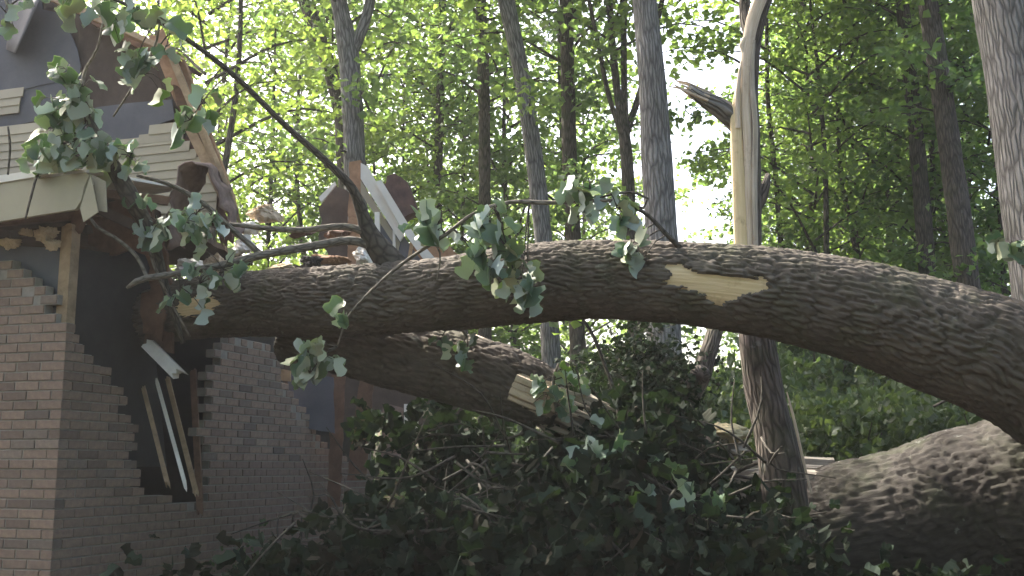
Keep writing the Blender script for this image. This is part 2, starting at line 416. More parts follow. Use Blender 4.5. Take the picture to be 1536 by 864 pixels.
def big_leaf_mesh(name, seed):
    """lobed leaf with top and paler underside, folded and curled; base at origin, tip along +X"""
    r = random.Random(seed)
    half = [(0.0, 0.0), (.01, .12), (.06, .34), (.22, .46), (.38, .34), (.50, .33), (.68, .44), (.86, .38), (.90, .22), (.86, .08), (.83, 0.0)]
    curl = r.uniform(.1, .9); fold = r.uniform(.25, 1.25); roll = r.uniform(-.5, .5)
    def bend(x, y):
        z = abs(y) * fold + roll * y * x - curl * x * x * .55 + .05 * math.sin(9 * x + 14 * y + seed)
        xx = x * (1 - .22 * curl * x)
        return (xx, y * (1 - .3 * fold), z)
    pts = [(x, y) for x, y in half]; mid = [(x, 0) for x in (0, .1, .3, .55, .72, .83)]
    V, Fc, mi = [], [], []
    for off, mid_i in ((.006, 0), (-.006, 1)):
        o = len(V)
        for sgn in (1, -1):
            b0 = len(V)
            for x, y in pts: v = bend(x, sgn * y); V.append((v[0], v[1], v[2] + off))
            c0 = len(V)
            for x, _ in mid[1:-1]: v = bend(x, 0.0); V.append((v[0], v[1], v[2] + off))
            c = [c0 + k for k in range(4)]
            tri = [(0, 1, c[0]), (1, 2, c[0]), (2, 3, c[0]), (3, 4, c[1]), (3, c[1], c[0]), (4, 5, c[1]), (5, 6, c[2]), (5, c[2], c[1]), (6, 7, c[2]), (7, 8, c[3]), (7, c[3], c[2]), (8, 9, c[3]), (9, 10, c[3])]
            for t in tri:
                t = tuple(b0 + q if q < 11 and q not in c else q for q in t)
                if (sgn == 1) == (off > 0): t = t[::-1]
                Fc.append(t); mi.append(mid_i)
    me = bpy.data.meshes.new(name); me.from_pydata(V, [], Fc); me.materials.append(M['leaf_top']); me.materials.append(M['leaf_pale'])
    me.polygons.foreach_set('material_index', mi); me.polygons.foreach_set('use_smooth', [True] * len(Fc)); me.update()
    return me
LEAF = [big_leaf_mesh('leaf', s) for s in range(9)]

def leaf_rot(direction, spin):
    x = Vector(direction).normalized(); z = Vector((0, 0, 1)) if abs(x.z) < .95 else Vector((1, 0, 0))
    y = z.cross(x).normalized(); z = x.cross(y)
    m = Matrix((x, y, z)).transposed()
    return (m @ Matrix.Rotation(spin, 3, 'X')).to_euler()
def put_leaf(parent, base, direction, size, spin=None):
    o = bpy.data.objects.new('leaf', random.choice(LEAF)); COL.objects.link(o); o.parent = parent
    o.location = base; o.rotation_euler = leaf_rot(direction, random.uniform(-1.2, 1.2) if spin is None else spin); o.scale = (size,) * 3
    return o

LEAFV = []
for me in LEAF:
    nv = len(me.vertices) // 2; co = np.zeros(len(me.vertices) * 3); me.vertices.foreach_get('co', co); co = co.reshape(-1, 3)[:nv]
    LEAFV.append((co, np.array([tuple(p.vertices) for p in me.polygons if max(p.vertices) < nv])))
def lobed_leaves(C, size, r):
    n = len(C); Vs, Ts, o = [], [], 0
    for k in range(len(LEAFV)):
        c = C[k::len(LEAFV)]; m = len(c)
        d = r.normal(0, 1, (m, 3)) * (1, 1, .8) + (0, 0, -.35); d /= np.linalg.norm(d, axis=1)[:, None]
        u = r.normal(0, 1, (m, 3)) * .8 + (0, -.3, .6); y = np.cross(u, d); y /= np.linalg.norm(y, axis=1)[:, None]; z = np.cross(d, y)
        co, tr = LEAFV[k]; sz = (size * r.uniform(.6, 1.35, m))[:, None, None]
        V = c[:, None, :] + sz * (co[None, :, 0:1] * d[:, None, :] + co[None, :, 1:2] * y[:, None, :] + co[None, :, 2:3] * z[:, None, :])
        Vs.append(V.reshape(-1, 3)); Ts.append((tr[None] + (np.arange(m) * len(co))[:, None, None] + o).reshape(-1, 3)); o += m * len(co)
    return np.vstack(Vs), np.vstack(Ts)

# ------------------------------------------------------------------ ground
gx = np.concatenate([np.linspace(-220, -16, 30), np.linspace(-15, 15, 121), np.linspace(16, 220, 30)])
gy = np.concatenate([np.linspace(-60, 1, 16), np.linspace(2, 24, 100), np.linspace(25, 320, 60)])
GX, GY = np.meshgrid(gx, gy, indexing='ij')
GZ = gz(GX, GY) + (vnoise(GX * 1.7 + 50, GY * 1.7 + 90, 3) - .5) * .14
gi = np.arange(GX.size).reshape(GX.shape)
GQ = np.stack([gi[:-1, :-1], gi[1:, :-1], gi[1:, 1:], gi[:-1, 1:]], -1).reshape(-1, 4)
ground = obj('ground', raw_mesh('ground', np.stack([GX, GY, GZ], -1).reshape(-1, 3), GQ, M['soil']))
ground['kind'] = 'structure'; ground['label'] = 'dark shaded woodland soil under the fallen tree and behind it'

# ------------------------------------------------------------------ standing trees
def trunk_arrays(pts, nseg=20, step=.25, lump=.10, top=17.0, seed=1, extend=True):
    """pts (px,py,depth,width) from low to high; grows on up to `top` and down into the ground"""
    w = [P(a, b, d) for a, b, d, _ in pts]; r = [.5 * wd * d / F for _, _, d, wd in pts]
    if extend:
        t = (w[0] - w[1]) / max(1e-3, (w[1] - w[0])[2]); g = float(gz(w[0][0], w[0][1])) - .3
        k = w[0][2] - g
        lo = w[0] + np.array([t[0] * k * .5, t[1] * k * .5, -k])
        w = [lo, w[0] + (lo - w[0]) * .7] + w; r = [r[0] * 1.55, r[0] * 1.12] + r
        t = (w[-1] - w[-2]); t = t / max(t[2], .2); k = max(.5, top - w[-1][2])
        w.append(w[-1] + np.array([t[0] * k * .6, t[1] * k, k])); r.append(r[-1] * .45)
    pa, ra = resample(w, r, step)
    V, Q, U, _ = tube_arrays(pa, ra, nseg, lump=lump, seed=seed)
    return (V.reshape(-1, 3), Q, U), pa, ra
def crown_layout(rs, z0, z1, rad, nb, base=(0, 0), lean=0.0):
    """branches out of a stem: returns tube arrays, clump centres"""
    tubes, cl = [], []
    for i in range(nb):
        h = z0 + (z1 - z0) * (i + rs.uniform(0, 1)) / nb
        f = (h - z0) / (z1 - z0); L = rad * (.45 + .75 * math.sin(math.pi * min(1, .18 + f * .8))) * rs.uniform(.6, 1.15)
        az = i * 2.4 + rs.uniform(-.5, .5); up = rs.uniform(.05, .5)
        p0 = np.array([base[0], base[1], h]); d = np.array([math.cos(az), math.sin(az), up])
        mid = p0 + d * L * .5 + np.array([0, 0, .12 * L]); end = p0 + d * L + np.array([0, 0, -.12 * L])
        pa, ra = resample([p0, mid, end], [.012 + .008 * L, .007 + .004 * L, .004], .4)
        tubes.append(tube_flat(pa, ra, 5, cap=(False, False)))
        m = max(3, int(L * 2.3))
        for k in range(m):
            t = .3 + .75 * (k + rs.uniform(0, 1)) / m
            j = min(len(pa) - 1, int(t * (len(pa) - 1)))
            cl.append(pa[j] + rs.normal(0, .22, 3) * (1, 1, .6))
    return tubes, np.array(cl)
def make_crown(seed, z0, z1, rad, nb, per, lsz, sig, mat):
    rs = np.random.default_rng(seed)
    tubes, cl = crown_layout(rs, z0, z1, rad, nb)
    pts = clump_points(cl, per, sig, rs)
    keep = rs.uniform(0, 1, len(pts)) < .9
    V, T = kite_leaves(pts[keep], lsz, .55, .3, rs)
    return tubes, raw_mesh('crown', V, T, mat, False)

# the kinds of young tree that fill the wood: stem + crown meshes, shared between copies
YOUNG = []
for s in range(7):
    rs = np.random.default_rng(100 + s)
    tubes, cm = make_crown(100 + s, .7 + .5 * (s % 3), 12.5, 2.0 + .25 * (s % 3), 44, 26, .145, .22, M['leaf_wood'])
    pa, ra = resample([(0, 0, -.5), (.1 * rs.normal(), .1, 3), (.25 * rs.normal(), 0, 7), (.3 * rs.normal(), 0, 12.6)], [.085, .07, .05, .012], .4)
    V, Q, U = join_arrays([tube_flat(pa, ra, 8)] + tubes)
    YOUNG.append((raw_mesh('trunk', V, Q, M['bark_brown'], True, U), cm))
def young_tree(px, d, kind, sc, label, group, rot=None):
    p = P(px, 600, d); g = float(gz(p[0], p[1]))
    o = empty('young_tree', (p[0], p[1], g)); o.rotation_euler[2] = rng.uniform(0, 6.28) if rot is None else rot
    o.scale = (sc, sc, sc)
    t, c = YOUNG[kind % 7]
    obj('trunk', t, o); obj('crown', c, o)
    tag(o, label, 'tree', group); return o
NEAR = [(1235, 18.5, 1, .85), (1300, 19.5, 3, .85), (1345, 20.5, 0, 1), (1235, 22, 5, 1.0), (1450, 20.5, 2, 1.0), (1510, 18.5, 4, .8),
        (285, 17, 2, .95), (1405, 19.5, 5, .9), (1540, 17.5, 6, .9), (400, 25, 6, 1.0), (600, 27, 0, .95), (690, 26, 3, .9)]
NLAB = ['young leafy tree nearest the split snag, on its barkier side', 'young leafy tree between the snag and the leaning pair of brown trees', 'young leafy tree just behind the slimmer leaning brown tree', 'young leafy tree behind the thin brown stem by the snag', 'young leafy tree behind the stouter leaning brown tree',
        'small leafy tree beside the massive grey furrowed trunk', 'bright green young tree right behind the torn gable rake', 'young leafy tree in front of the leaning leaves, between leaning pair', 'young leafy tree hidden behind the massive grey furrowed trunk', 'bright young tree between the torn rake and the forked grey tree', 'young tree just behind the torn white trimmed far gable', 'young tree between the thin leafy stem and the straight brown tree']
NLAB[7] = 'young leafy tree filling the gap between the two leaning brown trees'
for a, lb in zip(NEAR, NLAB): young_tree(a[0], a[1], a[2], a[3], lb, 'young trees at the near edge of the wood')
MID = [(200, 22, 0), (320, 24, 4), (470, 26, 2), (555, 25, 5), (640, 28, 6), (765, 25, 1), (850, 25, 0), (1265, 26, 6), (1225, 28, 2), (1300, 25, 1), (1370, 27, 5), (1475, 24, 0), (1550, 26, 3)]
for px, d, k in MID: young_tree(px, d, k, 1.08, 'young tree with full leafy crown standing among the taller trunks', 'young trees among the tall trunks')
FARL = [(130, 35), (250, 37), (430, 38), (520, 41), (650, 40), (760, 39), (880, 38), (1215, 36), (1225, 41), (1335, 39), (1400, 35), (1545, 36)]
for i, (px, d) in enumerate(FARL): young_tree(px, d, i * 3 + 1, 1.25, 'distant leafy tree deep in the backlit wood', 'distant trees deep in the wood')

# far wood: one mass of foliage closing the view
rs = np.random.default_rng(55); cc = []
for i in range(380):
    px = rs.uniform(-250, 1800); d = rs.uniform(48, 66); h = rs.uniform(.0, 1) ** 1.6 * 15
    p = P(px, 600, d)
    if 1005 < px < 1085 and h > 4: continue
    cc.append((p[0], p[1], gz(p[0], p[1]) + h))
V, T = kite_leaves(clump_points(np.array(cc), 70, .85, rs), .38, .5, .3, rs)
fw = obj('far_wood', raw_mesh('far_wood', V, T, M['leaf_far'], False))
tag(fw, 'hazy backlit green foliage of the wood in the far distance', 'wood', kind='stuff')

# unseen leaf mass added behind the viewpoint to cut the front light
rs = np.random.default_rng(56); cc = []
for i in range(620):
    a = rs.uniform(-.15, math.pi + .15); q = rs.uniform(11, 17); h = 1 + rs.uniform(0, 1) * 15
    cc.append((q * math.cos(a) * 1.25 + 1, -q * math.sin(a) * .8 - 1, h))
V, T = kite_leaves(clump_points(np.array(cc), 26, .75, rs), .42, .5, .3, rs)
tag(obj('added_leaf_screen', raw_mesh('added_leaf_screen', V, T, M['leaf_wood'], False)), 'unseen leafy mass added round the near side to cut front light', 'wood', kind='stuff')

# canopy crowns for tall trees (above the frame, dappling the light), a few meshes shared
CAN = []
for s in range(3):
    tubes, cm = make_crown(300 + s, 0, 7.5, 2.9, 30, 20, .18, .36, M['leaf_wood'])
    V, Q, U = join_arrays(tubes); CAN.append((raw_mesh('limbs', V, Q, M['bark_brown'], True, U), cm))
def tall_tree(label, stems, bark, nseg=20, top=17, crown_z=9.0, crown_sc=1.0, kind=0, group=None, sprigs=0, lump=.1):
    """stems: list of pixel polylines; first is the main stem and reaches the ground"""
    g0 = P(*stems[0][0][:3]); base = np.array([g0[0], g0[1], float(gz(g0[0], g0[1]))])
    o = empty('tall_tree', base)
    for i, st in enumerate(stems):
        ext = i == 0
        if ext:
            arr, pa, ra = trunk_arrays(st, nseg, top=top, seed=len(bpy.data.objects) % 97, lump=lump)
        else:
            w = [P(a, b, d) for a, b, d, _ in st]; r = [.5 * q * d / F for _, _, d, q in st]
            t = w[-1] - w[-2]; w.append(w[-1] + t / max(t[2], .1) * 3); r.append(r[-1] * .5)
            pa2, ra2 = resample(w, r, .25); arr = tube_flat(pa2, ra2, 12, cap=(False, True), lump=.08)
        obj('trunk' if ext else 'limb', raw_mesh('trunk', arr[0] - base, arr[1], M[bark], True, arr[2]), o)
    if crown_z is not None:
        top_p = pa[np.argmin(np.abs(pa[:, 2] - crown_z))] - base
        lm, cm = CAN[kind % 3]
        for me, nm in ((lm, 'limbs'), (cm, 'crown')):
            c = obj(nm, me, o, top_p); c.scale = (crown_sc,) * 3; c.rotation_euler[2] = kind * 1.3
    if sprigs:
        rs = np.random.default_rng(int(stems[0][0][0]))
        cl, tb = [], []
        for k in range(sprigs):
            z = rs.uniform(base[2] + 2.5, crown_z or 9); q = pa[np.argmin(np.abs(pa[:, 2] - z))]
            az = rs.uniform(0, 6.28); L = rs.uniform(.5, 1.3); e = q + np.array([math.cos(az) * L, math.sin(az) * L, rs.uniform(-.1, .4)])
            tb.append(tube_flat(*resample([q, (q + e) / 2 + (0, 0, .1), e], [.02, .013, .005], .3), 5))
            for t in (.5, .8, 1): cl.append(q + (e - q) * t)
        V, T = kite_leaves(clump_points(np.array(cl), 26, .2, rs) - base, .15, .5, .4, rs); obj('sprigs', raw_mesh('sprigs', V, T, M['leaf_wood'], False), o)['kind'] = 'stuff'
        V, Q, U = join_arrays(tb); obj('twigs', raw_mesh('twigs', V - base, Q, M['bark_brown'], True, U), o)['kind'] = 'stuff'
    tag(o, label, 'tree', group); return o

tall_tree('dark slim tree leaning left beside the forked grey tree', [[(517, 260, 20, 23), (507, 150, 20, 22), (487, 80, 20, 22), (455, -10, 20, 24)]], 'bark_brown', kind=0, sprigs=4)
tall_tree('grey tree forking into two stems, rising behind the smashed house', [[(533, 280, 16, 33), (529, 170, 16, 33), (522, 75, 16, 33), (508, 0, 16, 24)],
          [(525, 85, 16, 20), (545, 40, 16, 18), (562, -30, 16, 16)]], 'bark_grey', kind=1, sprigs=3, crown_z=8.2)
tall_tree('thin leafy stemmed tree behind the torn far gable', [[(656, 340, 26, 14), (660, 150, 26, 13), (664, 0, 26, 12)]], 'bark_brown', kind=2, sprigs=14, crown_z=9)
tall_tree('straight brown tree between the thin leafy stem and the leaning grey trunk', [[(727, 330, 22, 19), (726, 150, 22, 18), (721, -10, 22, 18)]], 'bark_brown', kind=0, sprigs=9)
tall_tree('leaning grey brown trunk tree behind the hanging leaves on the log', [[(817, 380, 17, 28), (803, 250, 17, 27), (784, 120, 17, 26), (757, -10, 17, 27)]], 'bark_grey', kind=1, sprigs=2, crown_sc=1.3)
tall_tree('straight dark tree behind the middle of the fallen log', [[(861, 370, 20, 23), (855, 260, 20, 23), (852, 130, 20, 22), (849, -10, 20, 22)]], 'bark_brown', kind=2, sprigs=8)
tall_tree('slender tree splitting into several upright stems beside the thick grey trunk', [[(944, 310, 19, 20), (938, 215, 19, 19), (925, 130, 19, 12), (913, -10, 19, 11)],
          [(938, 205, 19, 12), (936, 100, 19, 10), (936, -10, 19, 9)], [(940, 200, 19, 11), (964, 125, 19, 10), (984, 40, 19, 9)], [(937, 215, 19, 9), (915, 150, 19, 8), (896, 60, 19, 7)]], 'bark_brown', kind=0, sprigs=5)
tall_tree('thick straight grey trunk tree just behind the fallen log', [[(996, 510, 13, 54), (993, 370, 13, 50), (985, 240, 13, 47), (978, 120, 13, 42), (966, -10, 13, 38)]], 'bark_grey', nseg=28, kind=1, crown_z=9.0, crown_sc=1.6, lump=.07)
tall_tree('thin brown stemmed tree right of the split snag', [[(1172, 380, 21, 9), (1163, 260, 21, 8), (1152, 150, 21, 7), (1150, 20, 21, 6)]], 'bark_brown', kind=2, sprigs=10, crown_z=9)
tall_tree('narrow brown tree leaning left, slimmer of the pair behind the log', [[(1392, 420, 18, 25), (1376, 220, 18, 24), (1362, 80, 18, 22), (1352, -10, 18, 20)]], 'bark_brown', kind=0, sprigs=10)
tall_tree('stout brown tree leaning left, thicker of the pair behind the log', [[(1453, 440, 16, 36), (1424, 220, 16, 34), (1402, 70, 16, 32), (1390, -10, 16, 30)]], 'bark_brown', kind=1, sprigs=8)
tall_tree('massive grey furrowed trunk tree rising behind the thick end of the fallen log', [[(1581, 460, 9.6, 116), (1551, 250, 9.6, 106), (1522, 80, 9.6, 100), (1508, -10, 9.6, 100)]], 'bark_grey', nseg=40, kind=2, top=18, crown_z=9.5, lump=.05)

# ------------------------------------------------------------------ shrubs and undergrowth
SHR = []
for s in range(5):
    rs = np.random.default_rng(500 + s)
    cl = [np.array([math.cos(a) * r, math.sin(a) * r, h]) for a, r, h in zip(rs.uniform(0, 6.28, 46), rs.uniform(.05, .85, 46) ** .7, rs.uniform(.12, 1.25, 46))]
    V, T = lobed_leaves(clump_points(np.array(cl), 30, .17, rs), .085, rs)
    tb = [tube_flat(*resample([(0, 0, -.1), c * (.45, .45, .6), c], [.014, .009, .004], .25), 4) for c in cl[:18]]
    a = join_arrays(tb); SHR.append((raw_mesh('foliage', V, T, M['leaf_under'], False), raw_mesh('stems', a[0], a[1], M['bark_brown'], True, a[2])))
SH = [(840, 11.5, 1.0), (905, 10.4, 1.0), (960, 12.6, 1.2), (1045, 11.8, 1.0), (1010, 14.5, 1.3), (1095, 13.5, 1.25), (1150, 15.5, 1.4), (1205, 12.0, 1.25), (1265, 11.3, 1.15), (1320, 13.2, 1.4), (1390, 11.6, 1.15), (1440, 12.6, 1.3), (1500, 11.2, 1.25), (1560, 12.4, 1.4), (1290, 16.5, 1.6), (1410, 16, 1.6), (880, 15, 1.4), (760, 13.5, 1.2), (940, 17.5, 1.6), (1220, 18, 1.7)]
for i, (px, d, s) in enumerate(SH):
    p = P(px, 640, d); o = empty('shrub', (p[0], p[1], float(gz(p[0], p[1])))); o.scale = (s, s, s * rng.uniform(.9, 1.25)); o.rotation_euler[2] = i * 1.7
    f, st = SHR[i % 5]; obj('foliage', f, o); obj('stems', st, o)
    left = px < 1075; far = d > 14
    tag(o, ('leafy green shrub in the back row of the undergrowth' if far else 'leafy green shrub in the undergrowth near the leaning broken branch' if left else 'leafy green shrub between the snag foot and the lower stem'), 'shrub',
        'shrubs in the back row' if far else 'shrubs near the leaning branch' if left else 'shrubs behind the lower stem')

# ------------------------------------------------------------------ the smashed brick house
C0 = np.array([-3.065, 7.5, 0.0]); TH_R = math.radians(18)
RD = np.array([math.sin(TH_R), math.cos(TH_R), 0]); LD = np.array([-math.cos(TH_R), math.sin(TH_R), 0])
NF = -RD; NS = -LD                                        # outward normals of front and side walls
PF = (C0, NF); PS = (C0, NS); PG = (C0 + RD * 1.2, NF)
house = empty('brick_house', (0, 0, 0)); tag(house, 'brick house with siding gable, torn open by the fallen tree', 'house')
def inpoly(p, poly):
    x, y = p; r = False; n = len(poly)
    for i in range(n):
        x1, y1 = poly[i]; x2, y2 = poly[(i + 1) % n]
        if (y1 > y) != (y2 > y) and x < (x2 - x1) * (y - y1) / (y2 - y1) + x1: r = not r
    return r
BL, BH, BD, J = .194, .057, .09, .0095                    # brick face and joint
CH = BH + J
def brick_mesh(L):
    bx = []; e = .003
    V = []
    for z in (0, 1):
        for y in (0, 1):
            for x in (0, 1):
                V.append((x * L, -y * BD, z * BH))
    # front face slightly inset for a worn arris
    V2 = [(e, .0, e), (L - e, .0, e), (L - e, .0, BH - e), (e, .0, BH - e)]
    V1 = [(0, -.004, 0), (L, -.004, 0), (L, -.004, BH), (0, -.004, BH)]
    V0 = [(0, -BD, 0), (L, -BD, 0), (L, -BD, BH), (0, -BD, BH)]
    V = V2 + V1 + V0
    Fc = [(0, 3, 2, 1)]
    for a in (0, 4):
        for i in range(4):
            j = (i + 1) % 4; Fc.append((a + i, a + j, a + 4 + j, a + 4 + i))
    Fc.append((8, 9, 10, 11))
    me = bpy.data.meshes.new('brick'); me.from_pydata(V, [], Fc); me.materials.append(M['brick']); me.update(); return me
BM = {'full': brick_mesh(BL), 'half': brick_mesh(BL / 2 - J / 2), 'bat': brick_mesh(BL * .72)}
def wall_matrix(o, d, n):
    """local x along d, y out along n, z up"""
    return Matrix(((d[0], n[0], 0, o[0]), (d[1], n[1], 0, o[1]), (0, 0, 1, o[2]), (0, 0, 0, 1)))
STUFF = []; COURSES = {}
def lay(wall, origin, d, n, t0, t1, z0, z1, keep, solo, corner=None):
    k0 = int(z0 / CH); k1 = int(z1 / CH)
    flip = np.dot(np.cross(d, [0, 0, 1.]), n) 
    for k in range(k0, k1):
        t = t0 + ((BL + J) * .5 if k % 2 else 0)
        if corner is not None: t = t0 + (0 if (k % 2) == corner else BD + J)
        else: t -= BL
        while t < t1:
            L = BL; nm = 'full'
            zz = k * CH; mid = origin + d * (t + L / 2) + np.array([0, 0, zz + BH / 2])
            px = to_px(mid)
            q = keep(t + L / 2, zz + BH / 2, px)
            if q:
                COURSES.setdefault((wall.name, k), []).append(t)
                if q == 2: nm = 'bat'
                if q == 3: nm = 'half'
                jit = random.uniform(-.002, .003)
                # place with local x running along d whichever hand it is
                o0 = origin + d * t + n * jit + np.array([0, 0, zz])
                mat = wall_matrix(o0, d, n)
                if solo(px):
                    o = bpy.data.objects.new('brick', BM[nm]); COL.objects.link(o); o.parent = wall; o.matrix_local = mat
                else: STUFF.append((wall, mat, nm))
            t += BL + J
    return
# outline of what is left standing, read against the courses
front_break = [(-400, 380), (0, 393), (14, 400), (42, 425), (60, 440), (72, 452), (85, 470), (97, 484), (150, 520), (150, 1300), (-400, 1300)]
side_break = [(60, 440), (112, 492), (118, 505), (128, 510), (130, 526), (146, 532), (150, 545), (168, 552), (172, 566), (188, 574), (200, 604), (206, 640), (214, 700), (216, 745), (330, 760), (330, 1200), (60, 1200)]
far_break = [(318, 548), (330, 530), (336, 512), (360, 506), (395, 512), (412, 520), (424, 545), (430, 560), (470, 640), (520, 690), (560, 705), (560, 1100), (300, 1100), (306, 640)]
front_wall = empty('front_wall', (0, 0, 0), house); side_wall = empty('side_wall', (0, 0, 0), house); far_wall = empty('far_wall', (0, 0, 0), house)
vis = lambda px: -40 < px[0] < 560 and 360 < px[1] < 800
def near_edge(px, poly):
    if not inpoly(px, poly): return 0
    if all(inpoly(px + np.array(o), poly) for o in ((26, 0), (0, -15))): return 1
    return random.choice((1, 2, 3))
lay(front_wall, C0, LD, NF, 0.0, 1.7, .3, 3.3, lambda t, z, px: near_edge(px, front_break), lambda px: px[0] > -25 and px[1] < 830, corner=0)
lay(side_wall, C0, RD, NS, 0.0, 1.75, .3, 3.2, lambda t, z, px: near_edge(px, side_break), lambda px: px[1] < 760, corner=1)
lay(far_wall, C0, RD, NS, 1.6, 5.0, .4, 3.2, lambda t, z, px: near_edge(px, far_break) if t > 1.62 else 0, lambda px: px[1] < 690)
print('bricks single', sum(1 for o in bpy.data.objects if o.name.startswith('brick.')), 'joined', len(STUFF))
for wl in (front_wall, side_wall, far_wall):
    V, Q = [], []
    for w_, mt, nm in STUFF:
        if w_ is wl:
            b0 = len(V); me = BM[nm]
            V += [tuple(mt @ v.co) for v in me.vertices]; Q += [tuple(b0 + i for i in p.vertices) for p in me.polygons]
    if V:
        o = obj('brickwork', raw_mesh('brickwork', V, Q, M['brick'], False), wl); o['kind'] = 'stuff'
# mortar behind the brick faces, one bed per course
for wl, d, n in ((front_wall, LD, NF), (side_wall, RD, NS), (far_wall, RD, NS)):
    V, Q = [], []
    for (nm, k), ts in COURSES.items():
        if nm != wl.name: continue
        ts = sorted(ts); runs = [[ts[0], ts[0]]]
        for t in ts[1:]:
            if t - runs[-1][1] < BL * 1.5: runs[-1][1] = t
            else: runs.append([t, t])
        for a, e in runs:
            a = max(a - .004, .008); e = e + BL * .42; b0 = len(V)
            for y in (-.007, -.082):
                for z in (k * CH - J * .5 - .001, (k + 1) * CH - J * .5 + .0005):
                    for t in (a, e): V.append(tuple(C0 + d * t + n * y + np.array([0, 0, z])))
            Q += [tuple(b0 + q for q in f) for f in ((0, 1, 3, 2), (5, 4, 6, 7), (0, 4, 5, 1), (2, 3, 7, 6), (0, 2, 6, 4), (1, 5, 7, 3))]
    obj('mortar', raw_mesh('mortar', V, Q, M['mortar'], False), wl)
# sheathing, stud and dark void behind the brick
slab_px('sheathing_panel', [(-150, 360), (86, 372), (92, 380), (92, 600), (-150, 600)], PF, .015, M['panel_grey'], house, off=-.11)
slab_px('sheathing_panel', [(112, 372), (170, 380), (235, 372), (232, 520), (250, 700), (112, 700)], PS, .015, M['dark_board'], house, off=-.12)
sp = C0 - NF * .10 - NS * .10
obj('corner_stud', beam_mesh('corner_stud', sp + (0, 0, .4), sp + (0, 0, 3.28), .09, .09, M['timber'], up=NF, splinter=(0, .04)), house)
obj('corner_stud_upper', beam_mesh('stud', sp + (.03, 0, 3.27), sp + (.12, .06, 3.62), .085, .05, M['timber_red'], up=NF, splinter=(.03, .05)), house).name = 'stud'
# inner walls and ceiling so that the hole is a dark room
def wpt(a, t, z): return C0 + LD * a + RD * t + np.array([0, 0, z])
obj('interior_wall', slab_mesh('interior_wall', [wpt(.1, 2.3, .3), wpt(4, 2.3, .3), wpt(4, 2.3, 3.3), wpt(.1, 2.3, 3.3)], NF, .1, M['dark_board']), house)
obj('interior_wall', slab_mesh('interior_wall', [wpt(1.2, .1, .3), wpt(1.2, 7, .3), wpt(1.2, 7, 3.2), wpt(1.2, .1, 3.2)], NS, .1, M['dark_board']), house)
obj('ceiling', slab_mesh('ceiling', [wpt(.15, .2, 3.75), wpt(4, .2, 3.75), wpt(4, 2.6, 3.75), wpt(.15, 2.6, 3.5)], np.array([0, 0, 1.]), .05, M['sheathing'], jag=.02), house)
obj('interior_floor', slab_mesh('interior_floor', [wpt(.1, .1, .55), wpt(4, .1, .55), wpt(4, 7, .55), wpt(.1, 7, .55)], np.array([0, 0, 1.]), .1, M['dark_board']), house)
# torn red-brown ceiling edge and framing above the hole
slab_px('torn_sheathing', [(132, 318), (176, 300), (222, 318), (236, 352), (228, 384), (196, 372), (160, 384), (132, 366)], (C0 + RD * .55, NF), .03, M['timber_red'], house, jag=.02)
slab_px('torn_sheathing', [(222, 300), (250, 380), (262, 470), (258, 530), (214, 520), (226, 430), (214, 350)], (C0 + RD * .9, NF), .03, M['timber_red'], house, jag=.02)
slab_px('torn_sheathing', [(212, 440), (240, 424), (250, 470), (242, 512), (214, 500)], (C0 + RD * .8, NF), .02, M['timber_red'], house, jag=.03)
for a, bb, w, mt in (((-20, 336), (140, 322), .05, 'timber_red'), ((20, 352), (125, 345), .06, 'sheathing'), ((120, 300), (215, 345), .07, 'sheathing'), ((150, 290), (240, 300), .06, 'timber_red')):
    pa, pb = on_plane(*a, C0 + RD * .12, NF), on_plane(*bb, C0 + RD * .3, NF)
    obj('ceiling_joist', beam_mesh('ceiling_joist', pa, pb, .05, w, M[mt], splinter=(.03, .08)), house)
# boxed eave: fascia, drip edge on top, hanging end strips
PE = (C0 + NF * .28, NF)
slab_px('fascia', [(-240, 312), (0, 275), (60, 266), (118, 254), (134, 262), (126, 280), (122, 300), (113, 314), (62, 322), (0, 332), (-240, 368)], PE, .03, M['fascia'], house)
slab_px('drip_edge', [(-240, 301), (0, 263), (64, 253), (66, 263), (0, 274), (-240, 311)], PE, .05, M['white_trim'], house, off=.012)
ft = [on_plane(x, y, *PE) for x, y in ((-240, 303), (130, 254))]
obj('eave_top', slab_mesh('eave_top', [ft[0], ft[1], ft[1] - NF * 1.1 + (0, 0, .15), ft[0] - NF * 1.3 + (0, 0, .15)], np.array([0, 0, 1.]), .02, M['drywall'], jag=0), house)
slab_px('hanging_strip', [(120, 312), (136, 262), (147, 318), (125, 333)], PE, .008, M['fascia'], house, off=.03)
slab_px('hanging_strip', [(138, 262), (158, 272), (160, 318), (148, 316)], PE, .008, M['siding'], house, off=.0)
for k, (x, y, s) in enumerate(((14, 362, .10), (72, 352, .11), (84, 366, .08), (40, 350, .06))):
    me = chunk_mesh('insulation_tuft', k, (s * .8, s * .5, s * .5), M['insulation'], .8, 3)
    obj('insulation_tuft', me, house, on_plane(x, y, C0 - NF * .02, NF))
